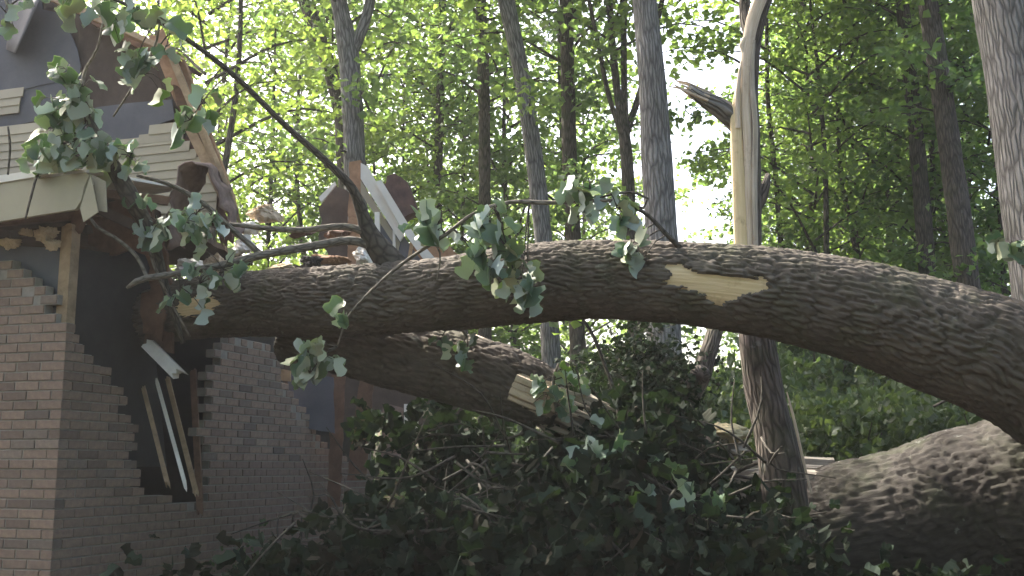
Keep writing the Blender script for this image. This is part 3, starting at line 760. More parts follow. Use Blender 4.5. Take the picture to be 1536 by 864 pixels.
# gable wall: sheathing boards, felt, lap siding
gable = empty('gable', (0, 0, 0), house)
def board_z(y): return on_plane(100, y, *PG)[2]
slab_px('sheathing_panel', [(120, 18), (168, 34), (246, 72), (262, 110), (268, 160), (120, 160)], PG, .02, M['sheathing'], gable, off=-.03, jag=.006)
slab_px('sheathing_panel', [(-200, -60), (122, -40), (122, 300), (-200, 330)], PG, .02, M['sheathing'], gable, off=-.032)
slab_px('sheathing_panel', [(122, 158), (270, 152), (292, 210), (330, 310), (325, 340), (122, 320)], PG, .02, M['sheathing'], gable, off=-.033)
slab_px('torn_felt', [(-200, 168), (-200, -60), (60, -20), (64, 14), (100, 22), (104, 46), (116, 74), (121, 100), (118, 117), (92, 121), (60, 128), (32, 135), (0, 141)], PG, .006, M['felt'], gable, off=.004)
slab_px('torn_felt', [(-200, 205), (-200, 160), (0, 141), (40, 128), (124, 112), (126, 176), (62, 179), (0, 193)], PG, .005, M['felt'], gable, off=-.004)
slab_px('torn_felt', [(124, 166), (150, 160), (198, 154), (258, 149), (262, 178), (238, 186), (214, 212), (180, 216), (124, 220)], PG, .006, M['felt'], gable, off=-.004)
# loose flap of felt peeling off
fl = []
for i in range(7):
    u = i / 6; row = []
    for j in range(5):
        v = j / 4
        x = (20 - 11 * v) * (1 - u) + (64 - 41 * v) * u; y = -12 + 86 * v + 6 * u * v
        row.append(on_plane(x, y, PG[0] + NF * (.02 + .16 * u ** 1.5), NF))
    fl.append(row)
obj('felt_flap', sheet_mesh('felt_flap', fl, .004, M['felt_light']), gable)
# siding courses, cut where they were torn
z_lo = on_plane(0, 272, *PG)[2]; CS = .073
def siding(xa, xb, za, zb):
    z = za
    while z < zb:
        pa = on_plane(xa(z) if callable(xa) else xa, 200, *PG); pb = on_plane(xb(z) if callable(xb) else xb, 200, *PG)
        pa = np.array([pa[0], pa[1], z]); pb = np.array([pb[0], pb[1], z])
        up = np.array([0, 0, CS + .012]); o1 = NF * .015; o2 = NF * .006
        V = [pa + o1, pb + o1, pb + up + o2, pa + up + o2, pa + NF * .002, pb + NF * .002, pb + up + NF * .001, pa + up + NF * .001]
        Q = [(0, 1, 2, 3), (7, 6, 5, 4), (0, 4, 5, 1), (3, 2, 6, 7), (1, 5, 6, 2), (0, 3, 7, 4)]
        me = bpy.data.meshes.new('siding_board'); me.from_pydata([tuple(v) for v in V], [], Q); me.materials.append(M['siding']); me.update()
        obj('siding_board', me, gable); z += CS
zt = on_plane(30, 186, *PG)[2]
siding(-200, lambda z: 85 + random.uniform(-18, 30), z_lo - .25, zt - .05)
siding(-200, lambda z: 30 + random.uniform(-4, 3), on_plane(10, 172, *PG)[2], on_plane(10, 142, *PG)[2] - .03)
rz = lambda z: 258 + (on_plane(258, 195, *PG)[2] - z) / 1.0 * 145
siding(lambda z: 125 + random.uniform(-15, 10), lambda z: min(330, rz(z)), on_plane(240, 335, *PG)[2], on_plane(240, 215, *PG)[2])
siding(lambda z: 205 + 40 * (z - on_plane(240, 218, *PG)[2]) / .2, lambda z: min(330, rz(z)), on_plane(240, 214, *PG)[2], on_plane(250, 190, *PG)[2])
# torn rake and roof edge
def px_beam(name, a, b, da, db, w, h, mat, par, sp=(.08, .28), up=(0, -1, 0)):
    pa = on_plane(*a, PG[0] + NF * da, NF); pb = on_plane(*b, PG[0] + NF * db, NF)
    return obj(name, beam_mesh(name, pa, pb, w, h, M[mat], up=up, splinter=sp), par)
for a, b_, da, db, w, h, mt in (((70, -6), (158, 34), .10, .12, .05, .05, 'timber'), ((135, 22), (248, 76), .08, .14, .045, .10, 'timber'), ((150, 36), (255, 90), -.05, .0, .08, .1, 'timber_red'),
        ((238, 58), (262, 118), .10, .14, .13, .03, 'timber_orange'), ((240, 62), (296, 205), .05, .02, .10, .06, 'timber_red'), ((262, 95), (318, 232), .16, .12, .055, .05, 'timber'),
        ((276, 100), (345, 292), .02, .05, .05, .10, 'timber_orange'), ((286, 195), (338, 300), .12, .1, .075, .04, 'timber'), ((252, 110), (292, 230), -.06, -.06, .16, .02, 'shingle'), ((284, 215), (330, 330), -.02, -.02, .12, .02, 'shingle'),
        ((300, 180), (334, 262), .2, .18, .03, .03, 'timber')):
    px_beam('rake_board', a, b_, da, db, w, h, mt, gable)
# remaining roof slope behind the gable (seen edge-on)
r0 = on_plane(150, 20, PG[0] - NF * .05, NF); r1 = on_plane(252, 80, PG[0] - NF * .05, NF)
obj('roof_deck', slab_mesh('roof_deck', [r0, r1, r1 - NF * .5, r0 - NF * .9], np.array([.3, 0, .95]), .04, M['shingle'], jag=.03), gable)
# bent flashing, arched over where the trunk tore through
bp = [(262, 372), (266, 322), (280, 272), (304, 246), (322, 262), (338, 300), (356, 352)]
pw, _ = resample([P(x, y, 8.15) for x, y in bp], [1] * 7, .05)
rows = []
for i, p in enumerate(pw):
    f = i / (len(pw) - 1); wd = .10 + .16 * math.sin(math.pi * min(1, f * 1.15))
    rows.append([p + np.array([.05 * v + .02 * math.sin(i * 1.7 + v * 3), 1.2 * wd * v, .03 * math.sin(i * .9 + 4 * v)]) for v in (-.5, -.2, .1, .4, .7)])
fla = obj('bent_flashing', sheet_mesh('bent_flashing', rows, .012, M['rust'])); tag(fla, 'rusty brown sheet bent into an arch beside the torn rake', 'flashing')
# far end of the house: torn gable with white trim behind the log
PR = (np.array([-1.6, 12.0, 0]), np.array([-.05, -.9987, 0])); PR = (PR[0], PR[1] / np.linalg.norm(PR[1]))
rear = empty('rear_gable', (0, 0, 0), house)
def rs_(name, px, mat, off=0., t=.04, jag=0.): return slab_px(name, px, PR, t, M[mat], rear, off, jag)
rs_('corner_post', [(524, 243), (541, 240), (543, 290), (538, 402), (520, 402), (523, 300)], 'timber_orange', .05, .08, .008)
rs_('trim_board', [(541, 244), (552, 250), (606, 352), (600, 362), (541, 268)], 'white_trim', .10)
rs_('trim_board', [(541, 270), (600, 364), (597, 376), (541, 290)], 'siding', .06)
rs_('trim_board', [(562, 272), (572, 270), (622, 352), (662, 398), (646, 404), (604, 346)], 'white_trim', .16)
rs_('trim_board', [(562, 318), (569, 318), (571, 405), (562, 405)], 'white_trim', .12)
rs_('window_pane', [(570, 322), (604, 352), (640, 402), (570, 405)], 'panel_grey', .04, .01)
rs_('mullion', [(589, 340), (593, 343), (593, 405), (589, 405)], 'white_trim', .08, .03)
rs_('dark_sheathing', [(482, 292), (500, 278), (526, 290), (560, 330), (566, 405), (490, 405), (480, 340)], 'sheathing', -.25, .03, .05)
rs_('drywall_scrap', [(524, 296), (537, 300), (548, 360), (540, 402), (520, 402)], 'drywall', .02, .012, .01)
rs_('roof_chunk', [(570, 280), (580, 264), (602, 266), (620, 296), (626, 318), (606, 326), (590, 300)], 'shingle', .10, .25, .045)
rs_('sheathing_panel', [(600, 405), (612, 366), (640, 352), (668, 362), (690, 384), (692, 405)], 'timber_orange', -.05, .02, .015)
rs_('rafter', [(608, 404), (616, 360), (621, 361), (614, 404)], 'timber', .05, .05)
rs_('rafter', [(478, 296), (502, 272), (504, 277), (482, 304)], 'white_trim', -.1, .03)
rs_('rear_wall', [(440, 396), (700, 400), (705, 560), (690, 640), (440, 640)], 'sheathing', -.3, .1, .02)
rs_('white_post', [(606, 606), (626, 606), (626, 660), (606, 660)], 'white_trim', .2, .08)
rs_('siding_scrap', [(628, 600), (648, 612), (650, 632), (628, 622)], 'siding', .2, .02)
# lower wall, boards and panels in the gloom under the trunk
PL = (C0 + RD * 3.6, np.array([0, -1., 0]))
for px, mt, off in (([(432, 560), (500, 566), (502, 650), (436, 640)], 'panel_grey', .1), ([(540, 560), (562, 555), (548, 720), (520, 720)], 'timber_red', .25), ([(398, 552), (436, 556), (436, 572), (398, 566)], 'timber', .3),
                    ([(424, 520), (440, 520), (442, 760), (426, 760)], 'sheathing', .0), ([(500, 520), (520, 525), (510, 760), (490, 760)], 'timber_red', .0), ([(575, 605), (605, 612), (600, 690), (572, 690)], 'rust', -.2)):
    slab_px('loose_panel', px, PL, .025, M[mt], house, off, .008)
for i, (a, b_, mt, w) in enumerate((((216, 585, 8.5), (250, 720, 8.1), 'timber', .03), ((236, 575, 8.6), (276, 720, 8.2), 'white_trim', .025), ((252, 570, 8.9), (292, 730, 8.4), 'timber', .035), ((226, 520, 8.3), (262, 556, 8.2), 'drywall', .09), ((290, 560, 9.2), (300, 760, 9.0), 'timber_red', .05))):
    o = obj('broken_lath', beam_mesh('broken_lath', P(*a), P(*b_), w, w * .7, M[mt], up=(0, -1, 0), splinter=(.05, .1)))
    tag(o, ['thin splintered lath leaning in the wall hole', 'pale painted strip leaning in the wall hole', 'splintered lath propped deepest in the wall hole', 'short pale scrap of board wedged under the trunk tip', 'reddish upright board beside the remaining brick wall'][i], 'board')

# loose rubble heaped on the broken wall behind the trunk
RUB = [((372, 340), .16, 'drywall', 'chunk of white plaster in the rubble'), ((398, 318), .15, 'insulation', 'rounded tan insulation lump in the rubble'), ((360, 372), .12, 'drywall', 'small white plaster scrap in the rubble'), ((425, 400), .13, 'insulation', 'tan rubble lump against the bark'),
       ((285, 402), .12, 'drywall', 'pale plank end lying on the broken wall'), ((320, 395), .10, 'insulation', 'tan scrap by the leafy twig'), ((500, 388), .15, 'timber_orange', 'orange brown splintered block behind the log'), ((468, 392), .12, 'dark_board', 'dark block of debris behind the log'), ((548, 385), .10, 'drywall', 'white plaster scrap beside the limb stub'), ((455, 350), .12, 'shingle', 'dark shingle chunk behind the twigs'), ((505, 352), .16, 'timber_red', 'torn red brown board end behind the twigs'), ((340, 410), .12, 'sheathing', 'dark torn board lying behind the twig'), ((242, 488), .07, 'panel_grey', 'grey crumpled scrap hanging by the trunk tip')]
for i, ((x, y), s, mt, lb) in enumerate(RUB):
    d = 8.6 if x < 300 else 9.3 + .004 * (x - 300)
    if x == 240: d = 8.0
    me = chunk_mesh('rubble_chunk', 70 + i, (s * 1.2, s * .8, s * (.4 + .3 * (i % 3))), M[mt], .5, 7)
    tag(obj('rubble_chunk', me, None, P(x, y, d)), lb, 'rubble', 'rubble on the smashed wall')

# ------------------------------------------------------------------ the fallen tree
fallen = empty('fallen_tree', (2.0, 7.2, .3)); FB = np.array([2.0, 7.2, .3])
tag(fallen, 'huge fallen tree arching across onto the house, bark furrowed', 'tree')
TR = [(222, 476, 8.55, 78), (300, 461, 8.35, 90), (400, 455, 8.15, 96), (500, 452, 7.95, 103), (600, 446, 7.8, 105), (700, 437, 7.62, 108), (780, 427, 7.5, 112), (850, 421, 7.4, 116), (930, 420, 7.3, 116), (1000, 423, 7.22, 118), (1080, 430, 7.15, 124), (1150, 439, 7.1, 131), (1220, 452, 7.05, 140), (1300, 470, 7.0, 150), (1400, 503, 6.95, 163), (1480, 530, 6.9, 174), (1560, 566, 6.9, 188), (1680, 640, 7.0, 215), (1800, 730, 7.2, 250)]
w = np.array([P(a, b, d) for a, b, d, _ in TR]); r = np.array([.5 * q * d / F for _, _, d, q in TR])
pa, ra = resample(w, r, .0125)
NSG = 200
V, Q, U, (T_, N_, B_, s_, TH_, R_) = tube_arrays(pa, ra, NSG, bark=(.21, .036, .038), lump=.05, seed=11)
pxg = to_px(V.reshape(-1, 3)).reshape(V.shape[0], NSG, 2)
front = ((V - pa[:, None, :]) @ FWD) < 0.02
WND = {'bare_wood_patch': [(996, 398), (1016, 396), (1040, 403), (1054, 410), (1100, 414), (1150, 416), (1153, 430), (1140, 438), (1118, 444), (1100, 452), (1080, 460), (1062, 448), (1040, 436), (1016, 430), (1000, 424), (1010, 412)],
       'stripped_wood': [(268, 448), (290, 444), (322, 446), (327, 454), (312, 468), (290, 474), (270, 474), (258, 462)]}
allmask = np.zeros(front.shape, bool); masks = {}
for nm, poly in WND.items():
    mk = np.zeros(front.shape, bool); pp = np.array(poly)
    x0, y0 = pp.min(0) - 2; x1, y1 = pp.max(0) + 2
    for i, j in np.argwhere(front & (pxg[..., 0] > x0) & (pxg[..., 0] < x1) & (pxg[..., 1] > y0) & (pxg[..., 1] < y1)):
        jx = (hash2(float(i // 4), float(j // 3), 3) - .5) * 6; jy = (hash2(float(i // 5), float(j // 2), 8) - .5) * 4
        if inpoly(pxg[i, j] + (jx, jy), poly): mk[i, j] = True
    masks[nm] = mk; allmask |= mk
dirn = (V - pa[:, None, :]); dirn /= np.linalg.norm(dirn, axis=2)[:, :, None]
Vb = V.copy(); Vb[allmask] -= dirn[allmask] * .045
obj('trunk', raw_mesh('trunk', Vb.reshape(-1, 3) - FB, Q, M['bark_main'], True, U), fallen)
Q4 = Q.reshape(len(pa) - 1, NSG, 4); U4 = U.reshape(len(pa) - 1, NSG, 4, 2)
for nm, mk in masks.items():
    cov = mk.copy()
    for _ in range(2): cov = cov | np.roll(cov, 1, 0) | np.roll(cov, -1, 0) | np.roll(cov, 1, 1) | np.roll(cov, -1, 1)
    sel = cov[:-1] & cov[1:]
    ids, inv = np.unique(Q4[sel].ravel(), return_inverse=True)
    base = pa[:, None, :] + dirn * (ra[:, None, None] - .020 + .006 * vnoise(TH_ * 60, s_[:, None] * 5 + TH_ * 0, 4)[:, :, None])
    VV = base.reshape(-1, 3)[ids] - FB
    o = obj(nm, raw_mesh(nm, VV, inv.reshape(-1, 4), M['wood_pale'], True, U4[sel].reshape(-1, 2)), fallen)
    o['label'] = 'raw pale wood where bark was stripped off'
# splintered tip at the house
def shards(name, base, axis, rad, n, lmin, lmax, mat, parent, pb, seed, thick=.035):
    rs = random.Random(seed); parts = []
    ax = np.asarray(axis, float); ax /= np.linalg.norm(ax); t = np.cross(ax, [0, 0, 1.]); t /= np.linalg.norm(t); u = np.cross(t, ax)
    for i in range(n):
        a = rs.uniform(0, 6.28); q = rad * math.sqrt(rs.uniform(0.02, 1)); p = np.asarray(base) + t * q * math.cos(a) + u * q * math.sin(a)
        L = rs.uniform(lmin, lmax); th = thick * rs.uniform(.5, 1.3)
        e = p + ax * L + (t * rs.uniform(-1, 1) + u * rs.uniform(-1, 1)) * .12 * L
        parts.append(tube_flat([p - ax * .12, p + ax * L * .45, p + ax * L * .8 + (e - p - ax * L) * .7, e], [th, th, th * .55, .003], 5))
    V, Q, U = join_arrays(parts); return obj(name, raw_mesh(name, V - pb, Q, M[mat], False, U), parent)
shards('splintered_tip', pa[0] + (pa[4] - pa[0]), pa[0] - pa[6], .14, 22, .05, .35, 'timber_red', fallen, FB, 3)

def limb(name, pts, step, nseg, mat, bark=None, lump=.08, cap=(True, True), parent=fallen, seed=2):
    p, r = px_path(pts, step)
    if cap[0]: p = np.vstack([p[0] - (p[1] - p[0]) * .02, p]); r = np.concatenate([[.0005], r])
    if cap[1]: p = np.vstack([p, p[-1] + (p[-1] - p[-2]) * .02]); r = np.concatenate([r, [.0005]])
    V, Q, U, _ = tube_arrays(p, r, nseg, bark=bark, lump=lump, seed=seed)
    o = obj(name, raw_mesh(name, V.reshape(-1, 3) - FB, Q, M[mat], True, U), parent); return o, p, r
# second stem low on the right, lying along the ground
limb('second_stem', [(1222, 812, 8.75, 205), (1300, 800, 8.5, 215), (1400, 782, 8.3, 228), (1500, 752, 8.1, 240), (1620, 735, 7.8, 260), (1800, 735, 7.25, 300)], .018, 190, 'bark_shaded', bark=(.24, .045, .034), seed=21)
shards('broken_butt', P(1228, 770, 8.75), (-1, .15, .05), .40, 90, .25, .95, 'wood_weather', fallen, FB, 9, .06)
# root flare joining both stems, out to the right
limb('root_flare', [(1600, 590, 6.93, 150), (1670, 634, 6.99, 200), (1740, 690, 7.1, 262), (1830, 760, 7.25, 380), (1920, 850, 7.35, 480), (1990, 930, 7.4, 420)], .02, 170, 'bark_main', bark=(.15, .04, .042), lump=.12, seed=5)
# broken limb under the trunk, its end splintered
BLp = [(430, 500, 8.6, 84), (520, 516, 8.5, 94), (600, 533, 8.4, 102), (680, 552, 8.3, 108), (750, 572, 8.2, 106), (800, 590, 8.15, 92), (838, 604, 8.1, 72)]
limb('broken_limb', BLp, .014, 150, 'bark_main', bark=(.19, .036, .036), seed=33)
bd = P(880, 624, 8.05) - P(780, 582, 8.15)
shards('splintered_end', P(800, 592, 8.15), bd, .19, 55, .15, .62, 'wood_weather', fallen, FB, 4, .045)
shards('splintered_end', P(795, 590, 7.98), bd, .12, 26, .1, .5, 'wood_split', fallen, FB, 14, .03)
lp, lr = px_path([(712, 506, 8.28, 10), (745, 526, 8.2, 22), (790, 556, 8.12, 26), (822, 580, 8.1, 16)], .05)
V, Q, U, _ = tube_arrays(lp, lr, 14, lump=.25); obj('pale_strip', raw_mesh('pale_strip', V.reshape(-1, 3) - FB, Q, M['wood_split'], True, U), fallen)  # paler strip laid along the limb's upper edge

LEAFN = [0]
def branch(pts, mat='bark_twig', leaves=(), nseg=10, step=.06, size=.17, name='branch'):
    """pts (px,py,d,width px); leaves: (px, py, n, spread px) clusters hung on it"""
    o, p, r = limb(name, pts, step, nseg, mat, lump=.10)
    tw = []
    for lx, ly, n, sp in leaves:
        pp = to_px(p); k = int(np.argmin(((pp - (lx, ly)) ** 2).sum(1))); dep = p[k][1]
        c = P(lx, ly, dep - .03)
        if np.linalg.norm(c - p[k]) > .06: tw.append(tube_flat(*resample([p[k], (p[k] + c) / 2 + (0, 0, .03), c], [.006, .005, .003], .06), 5))
        for i in range(n):
            q = c + np.array([random.gauss(0, 1), random.gauss(0, 1) * 1.2, random.gauss(0, .9)]) * sp * dep / F * .62
            dr = np.array([random.gauss(0, .75), random.gauss(-.1, .6), -random.uniform(.35, 1.2)])
            e = q + dr / np.linalg.norm(dr) * .0
            tw.append(tube_flat(*resample([c, (c + q) / 2 + (0, 0, .02), q], [.0035, .003, .0022], .06), 4))
            put_leaf(o, q - FB, dr, size * random.uniform(.65, 1.15)); LEAFN[0] += 1
    if tw:
        V, Q, U = join_arrays(tw); obj('twigs', raw_mesh('twigs', V - FB, Q, M['bark_twig_dark'], True, U), o)['kind'] = 'stuff'
    return o
# limb stub and the long thin bough that arcs up to the left
branch([(590, 400, 7.85, 44), (572, 378, 7.8, 40), (556, 355, 7.75, 32), (545, 325, 7.7, 20), (530, 285, 7.6, 14), (490, 243, 7.5, 11), (430, 190, 7.35, 10), (345, 108, 7.15, 9), (270, 52, 7.0, 8), (200, 12, 6.9, 6), (140, -15, 6.8, 5)], leaves=[(230, 28, 7, 26), (190, 10, 7, 30), (160, 14, 6, 26), (140, 5, 4, 22), (250, 70, 3, 20), (205, 85, 9, 24), (215, 110, 6, 20), (110, 0, 4, 26), (285, 180, 5, 24), (300, 150, 5, 24)], mat='bark_twig_dark')
branch([(556, 352, 7.74, 15), (530, 342, 7.7, 12), (450, 345, 7.6, 9), (395, 342, 7.5, 8), (344, 336, 7.45, 6)], nseg=9)
branch([(566, 372, 7.78, 18), (535, 362, 7.72, 14), (470, 369, 7.6, 13), (400, 381, 7.5, 13), (330, 398, 7.4, 12), (250, 413, 7.3, 11), (205, 422, 7.25, 10), (190, 432, 7.25, 5)], leaves=[(300, 425, 10, 28), (335, 405, 10, 28), (360, 395, 4, 20), (270, 430, 4, 20)], size=.14)
branch([(392, 382, 7.5, 10), (350, 345, 7.45, 8), (300, 302, 7.4, 8), (250, 275, 7.35, 7), (205, 263, 7.3, 5)], leaves=[(295, 320, 8, 22), (305, 345, 8, 24), (285, 335, 5, 20), (320, 325, 4, 18)], size=.13)
branch([(275, 515, 7.7, 8), (248, 430, 7.6, 12), (222, 345, 7.45, 22), (190, 285, 7.35, 28), (160, 232, 7.25, 24), (125, 165, 7.2, 10), (105, 125, 7.15, 5)], mat='bark_twig_dark', leaves=[(70, 235, 6, 24), (95, 225, 9, 26), (120, 200, 9, 28), (85, 190, 7, 26), (110, 160, 9, 26), (90, 165, 6, 24), (125, 130, 5, 20), (105, 110, 5, 18), (150, 215, 8, 24), (175, 230, 8, 22), (195, 235, 6, 20), (55, 240, 4, 18), (140, 240, 8, 22), (130, 175, 8, 22), (225, 350, 4, 20), (240, 335, 5, 20), (205, 300, 3, 16)], size=.155)
branch([(222, 418, 7.4, 6), (205, 385, 7.4, 6), (170, 355, 7.4, 6), (145, 340, 7.4, 5), (128, 310, 7.4, 3), (118, 270, 7.4, 3)])
branch([(285, 505, 7.6, 3), (258, 455, 7.6, 4), (232, 400, 7.5, 5), (215, 340, 7.45, 4), (200, 290, 7.4, 3)], leaves=[(225, 350, 3, 14), (262, 450, 2, 10)], size=.11)
branch([(38, 330, 7.15, 3), (48, 290, 7.15, 4), (62, 250, 7.2, 4), (78, 232, 7.2, 4)], mat='bark_twig_dark')
branch([(12, 262, 7.2, 3), (15, 215, 7.2, 4), (12, 190, 7.2, 3)], mat='bark_twig_dark')
branch([(170, 175, 7.2, 3), (205, 120, 7.1, 4), (235, 60, 7.0, 4), (240, 30, 7.0, 3)])
branch([(120, 150, 7.3, 6), (128, 105, 7.3, 5), (145, 75, 7.2, 4), (155, 30, 7.1, 3)])
branch([(5, -20, 6.6, 8), (12, 10, 6.6, 5), (20, 30, 6.6, 3)], leaves=[(8, 18, 4, 18), (45, 0, 2, 10)], size=.13)
# twigs with hanging leaves in front of the trunk
branch([(506, 520, 7.1, 2.5), (522, 475, 7.08, 3), (548, 445, 7.05, 4), (600, 398, 7.0, 5), (668, 352, 6.95, 6), (715, 318, 6.9, 6), (768, 303, 6.9, 7), (820, 304, 6.9, 7), (872, 302, 6.9, 6), (930, 300, 6.9, 5)],
       leaves=[(470, 525, 10, 20), (483, 540, 8, 20), (465, 560, 4, 16), (518, 460, 2, 10), (522, 472, 2, 10), (720, 335, 4, 20), (745, 320, 4, 18), (755, 345, 4, 18), (730, 385, 6, 22), (760, 370, 5, 20), (785, 400, 5, 16), (745, 415, 4, 16), (775, 425, 6, 18), (790, 440, 5, 14), (720, 400, 4, 18), (640, 330, 7, 20), (655, 345, 5, 18), (862, 285, 7, 18), (870, 310, 3, 12), (925, 310, 7, 16), (930, 330, 4, 12), (885, 275, 3, 16)], size=.165)
branch([(1020, 372, 7.05, 9), (1000, 352, 7.0, 7), (965, 318, 6.95, 6), (940, 305, 6.95, 5), (965, 312, 6.95, 4), (972, 298, 6.95, 4), (955, 290, 6.95, 4), (925, 290, 6.9, 4), (890, 300, 6.9, 3)], leaves=[(945, 372, 4, 14), (955, 378, 4, 12), (968, 385, 2, 8)], size=.15, mat='bark_twig_dark')
branch([(640, 345, 7.0, 4), (660, 380, 7.0, 3), (655, 420, 7.0, 2)])
branch([(700, 505, 7.9, 4), (690, 490, 7.85, 5), (665, 470, 7.8, 6)], leaves=[(660, 512, 3, 12), (695, 515, 4, 14), (702, 545, 4, 12)], size=.13)
branch([(835, 620, 7.8, 5), (830, 570, 7.8, 5), (838, 545, 7.8, 4)], leaves=[(825, 590, 7, 22), (840, 555, 5, 18), (815, 575, 5, 18), (855, 575, 5, 18), (835, 610, 6, 22)], size=.13)
branch([(930, 640, 8.0, 7), (925, 600, 8.05, 6), (910, 555, 8.1, 5), (885, 495, 8.1, 5), (868, 470, 8.1, 4)], mat='bark_twig_dark')
branch([(1560, 440, 6.85, 7), (1540, 405, 6.8, 6), (1518, 375, 6.75, 4), (1495, 352, 6.75, 3)], leaves=[(1520, 365, 6, 16), (1500, 358, 4, 12), (1535, 385, 4, 14)], size=.12)
print('single leaves', LEAFN[0])

# ------------------------------------------------------------------ broken snag behind the trunk
SN = np.array([*P(1180, 860, 8.0)[:2], float(gz(*P(1180, 860, 8.0)[:2]))])
snag = empty('broken_snag', SN); tag(snag, 'split standing snag with raw pale wood, passing behind the fallen trunk', 'snag')
sp_, sr_ = px_path([(1200, 1010, 8.0, 76), (1190, 900, 8.0, 70), (1180, 780, 8.0, 66), (1164, 660, 8.0, 60), (1144, 570, 8.0, 55), (1133, 500, 8.0, 50), (1122, 420, 8.0, 46), (1122, 360, 8.0, 42), (1124, 290, 8.0, 38), (1124, 200, 8.0, 34), (1124, 120, 8.0, 30), (1130, 60, 8.0, 27), (1146, 0, 8.0, 24), (1165, -60, 8.0, 20), (1180, -130, 8.0, 12)], .05)
V, Q, U, _ = tube_arrays(sp_, sr_, 26, lump=.16, seed=44)
obj('trunk', raw_mesh('trunk', V.reshape(-1, 3) - SN, Q, M['bark_brown'], True, U), snag)
# split face of raw wood: long slivers standing proud on the side towards the camera and left
def sliver(pts, mat, name='split_wood', off=.0, flat=.55):
    p, r = px_path(pts, .06); p[:, 1] -= off
    V, Q, U, (T, N, B, s, TH, R) = tube_arrays(p, r, 12, lump=.22, seed=int(pts[0][0]))
    V = p[:, None, :] + (V - p[:, None, :]) * np.array([1, flat, 1])
    obj(name, raw_mesh(name, V.reshape(-1, 3) - SN, Q, M[mat], True, U), snag)
sliver([(1109, 400, 8, 22), (1106, 340, 8, 22), (1104, 280, 8, 22), (1101, 220, 8, 21), (1100, 180, 8, 18), (1106, 130, 8, 9), (1110, 105, 8, 2)], 'wood_pale', off=.10)
sliver([(1122, 420, 8, 9), (1119, 330, 8, 11), (1117, 230, 8, 14), (1114, 150, 8, 17), (1116, 90, 8, 22), (1124, 40, 8, 22), (1140, -5, 8, 20), (1160, -70, 8, 8)], 'wood_split', off=.11)
sliver([(1102, 200, 8, 8), (1101, 160, 8, 9), (1104, 120, 8, 6), (1107, 100, 8, 1)], 'wood_split', off=.13)
sliver([(1128, 380, 8, 8), (1126, 280, 8, 9), (1127, 190, 8, 8), (1122, 120, 8, 9), (1126, 70, 8, 4)], 'wood_weather', off=.13)
sliver([(1113, 92, 8, 6), (1108, 78, 8, 9), (1118, 60, 8, 8), (1132, 42, 8, 2)], 'wood_split', off=.12)
sliver([(1208, 740, 8, 3), (1196, 690, 8, 4), (1180, 620, 8, 4), (1172, 590, 8, 2)], 'wood_split', off=.16)
def stub(name, pts, mat, par, pb, nseg=14):
    p, r = px_path(pts, .05); p = np.vstack([p, p[-1] + (p[-1] - p[-2]) * .02]); r = np.concatenate([r, [.0005]])
    V, Q, U, _ = tube_arrays(p, r, nseg, lump=.14, seed=8); obj(name, raw_mesh(name, V.reshape(-1, 3) - pb, Q, M[mat], True, U), par)
stub('branch_stub', [(1112, 190, 8.0, 34), (1088, 168, 7.95, 32), (1062, 152, 7.9, 27), (1040, 139, 7.85, 18), (1032, 132, 7.85, 14)], 'bark_grey', snag, SN)
stub('branch_stub', [(1122, 320, 8.05, 26), (1138, 300, 8.05, 22), (1148, 278, 8.05, 14), (1152, 262, 8.1, 8)], 'bark_brown', snag, SN)
stub('branch_stub', [(1130, 70, 8.1, 16), (1118, 30, 8.2, 18), (1118, -30, 8.3, 18)], 'bark_brown', snag, SN)
shards('splinters', P(1040, 138, 7.85), (-1, -.1, .4), .05, 12, .03, .2, 'wood_split', snag, SN, 5, .010)

# ------------------------------------------------------------------ debris in front and below
def loose_log(name, pts, mat, label, cat, nseg=16, end=None):
    p, r = px_path(pts, .06); b = p[0].copy(); o = empty(name, b)
    a = tube_flat(p, r, nseg, lump=.1); obj('bark', raw_mesh('bark', a[0] - b, a[1], M[mat], True, a[2]), o)
    if end:
        for e, q in ((0, 1), (-1, -2)):
            ax = p[e] - p[q]; ax /= np.linalg.norm(ax); a = tube_flat([p[e] + ax * .004, p[e] + ax * .012], [r[e] * .9, r[e] * .88], nseg)
            obj('sawn_face', raw_mesh('sawn_face', a[0] - b, a[1], M[end], False, a[2]), o)
    tag(o, label, cat); return o
lg = loose_log('leaning_branch', [(985, 690, 9.2, 36), (1005, 640, 9.2, 33), (1032, 598, 9.2, 32), (1052, 560, 9.2, 33), (1062, 530, 9.2, 27), (1075, 488, 9.3, 25), (1090, 420, 9.4, 22)], 'bark_brown', 'dark broken branch leaning up behind the log, with a knot', 'branch')
lb0 = np.array(lg.location)
stub('knot', [(1050, 562, 9.15, 30), (1050, 563, 8.98, 28), (1050, 564, 8.94, 22)], 'bark_brown', lg, lb0)
stub('knot_wood', [(1050, 564, 8.96, 14), (1050, 564, 8.92, 12)], 'sheathing', lg, lb0)
sb = P(1085, 655, 10.6); sb[2] -= .02; bl = empty('broken_block', sb); tag(bl, 'pale barkless block of broken wood on the ground beyond the snag', 'log')
for k, (dx, dz, sc_, mt) in enumerate(((0, .05, (.24, .16, .10), 'wood_block'), (-.1, -.08, (.26, .18, .12), 'bark_brown'), (.12, -.1, (.2, .16, .13), 'wood_weather'))):
    obj('broken_piece', chunk_mesh('broken_piece', 210 + k, sc_, M[mt], .3, 9), bl, (dx, .03 * k, dz))
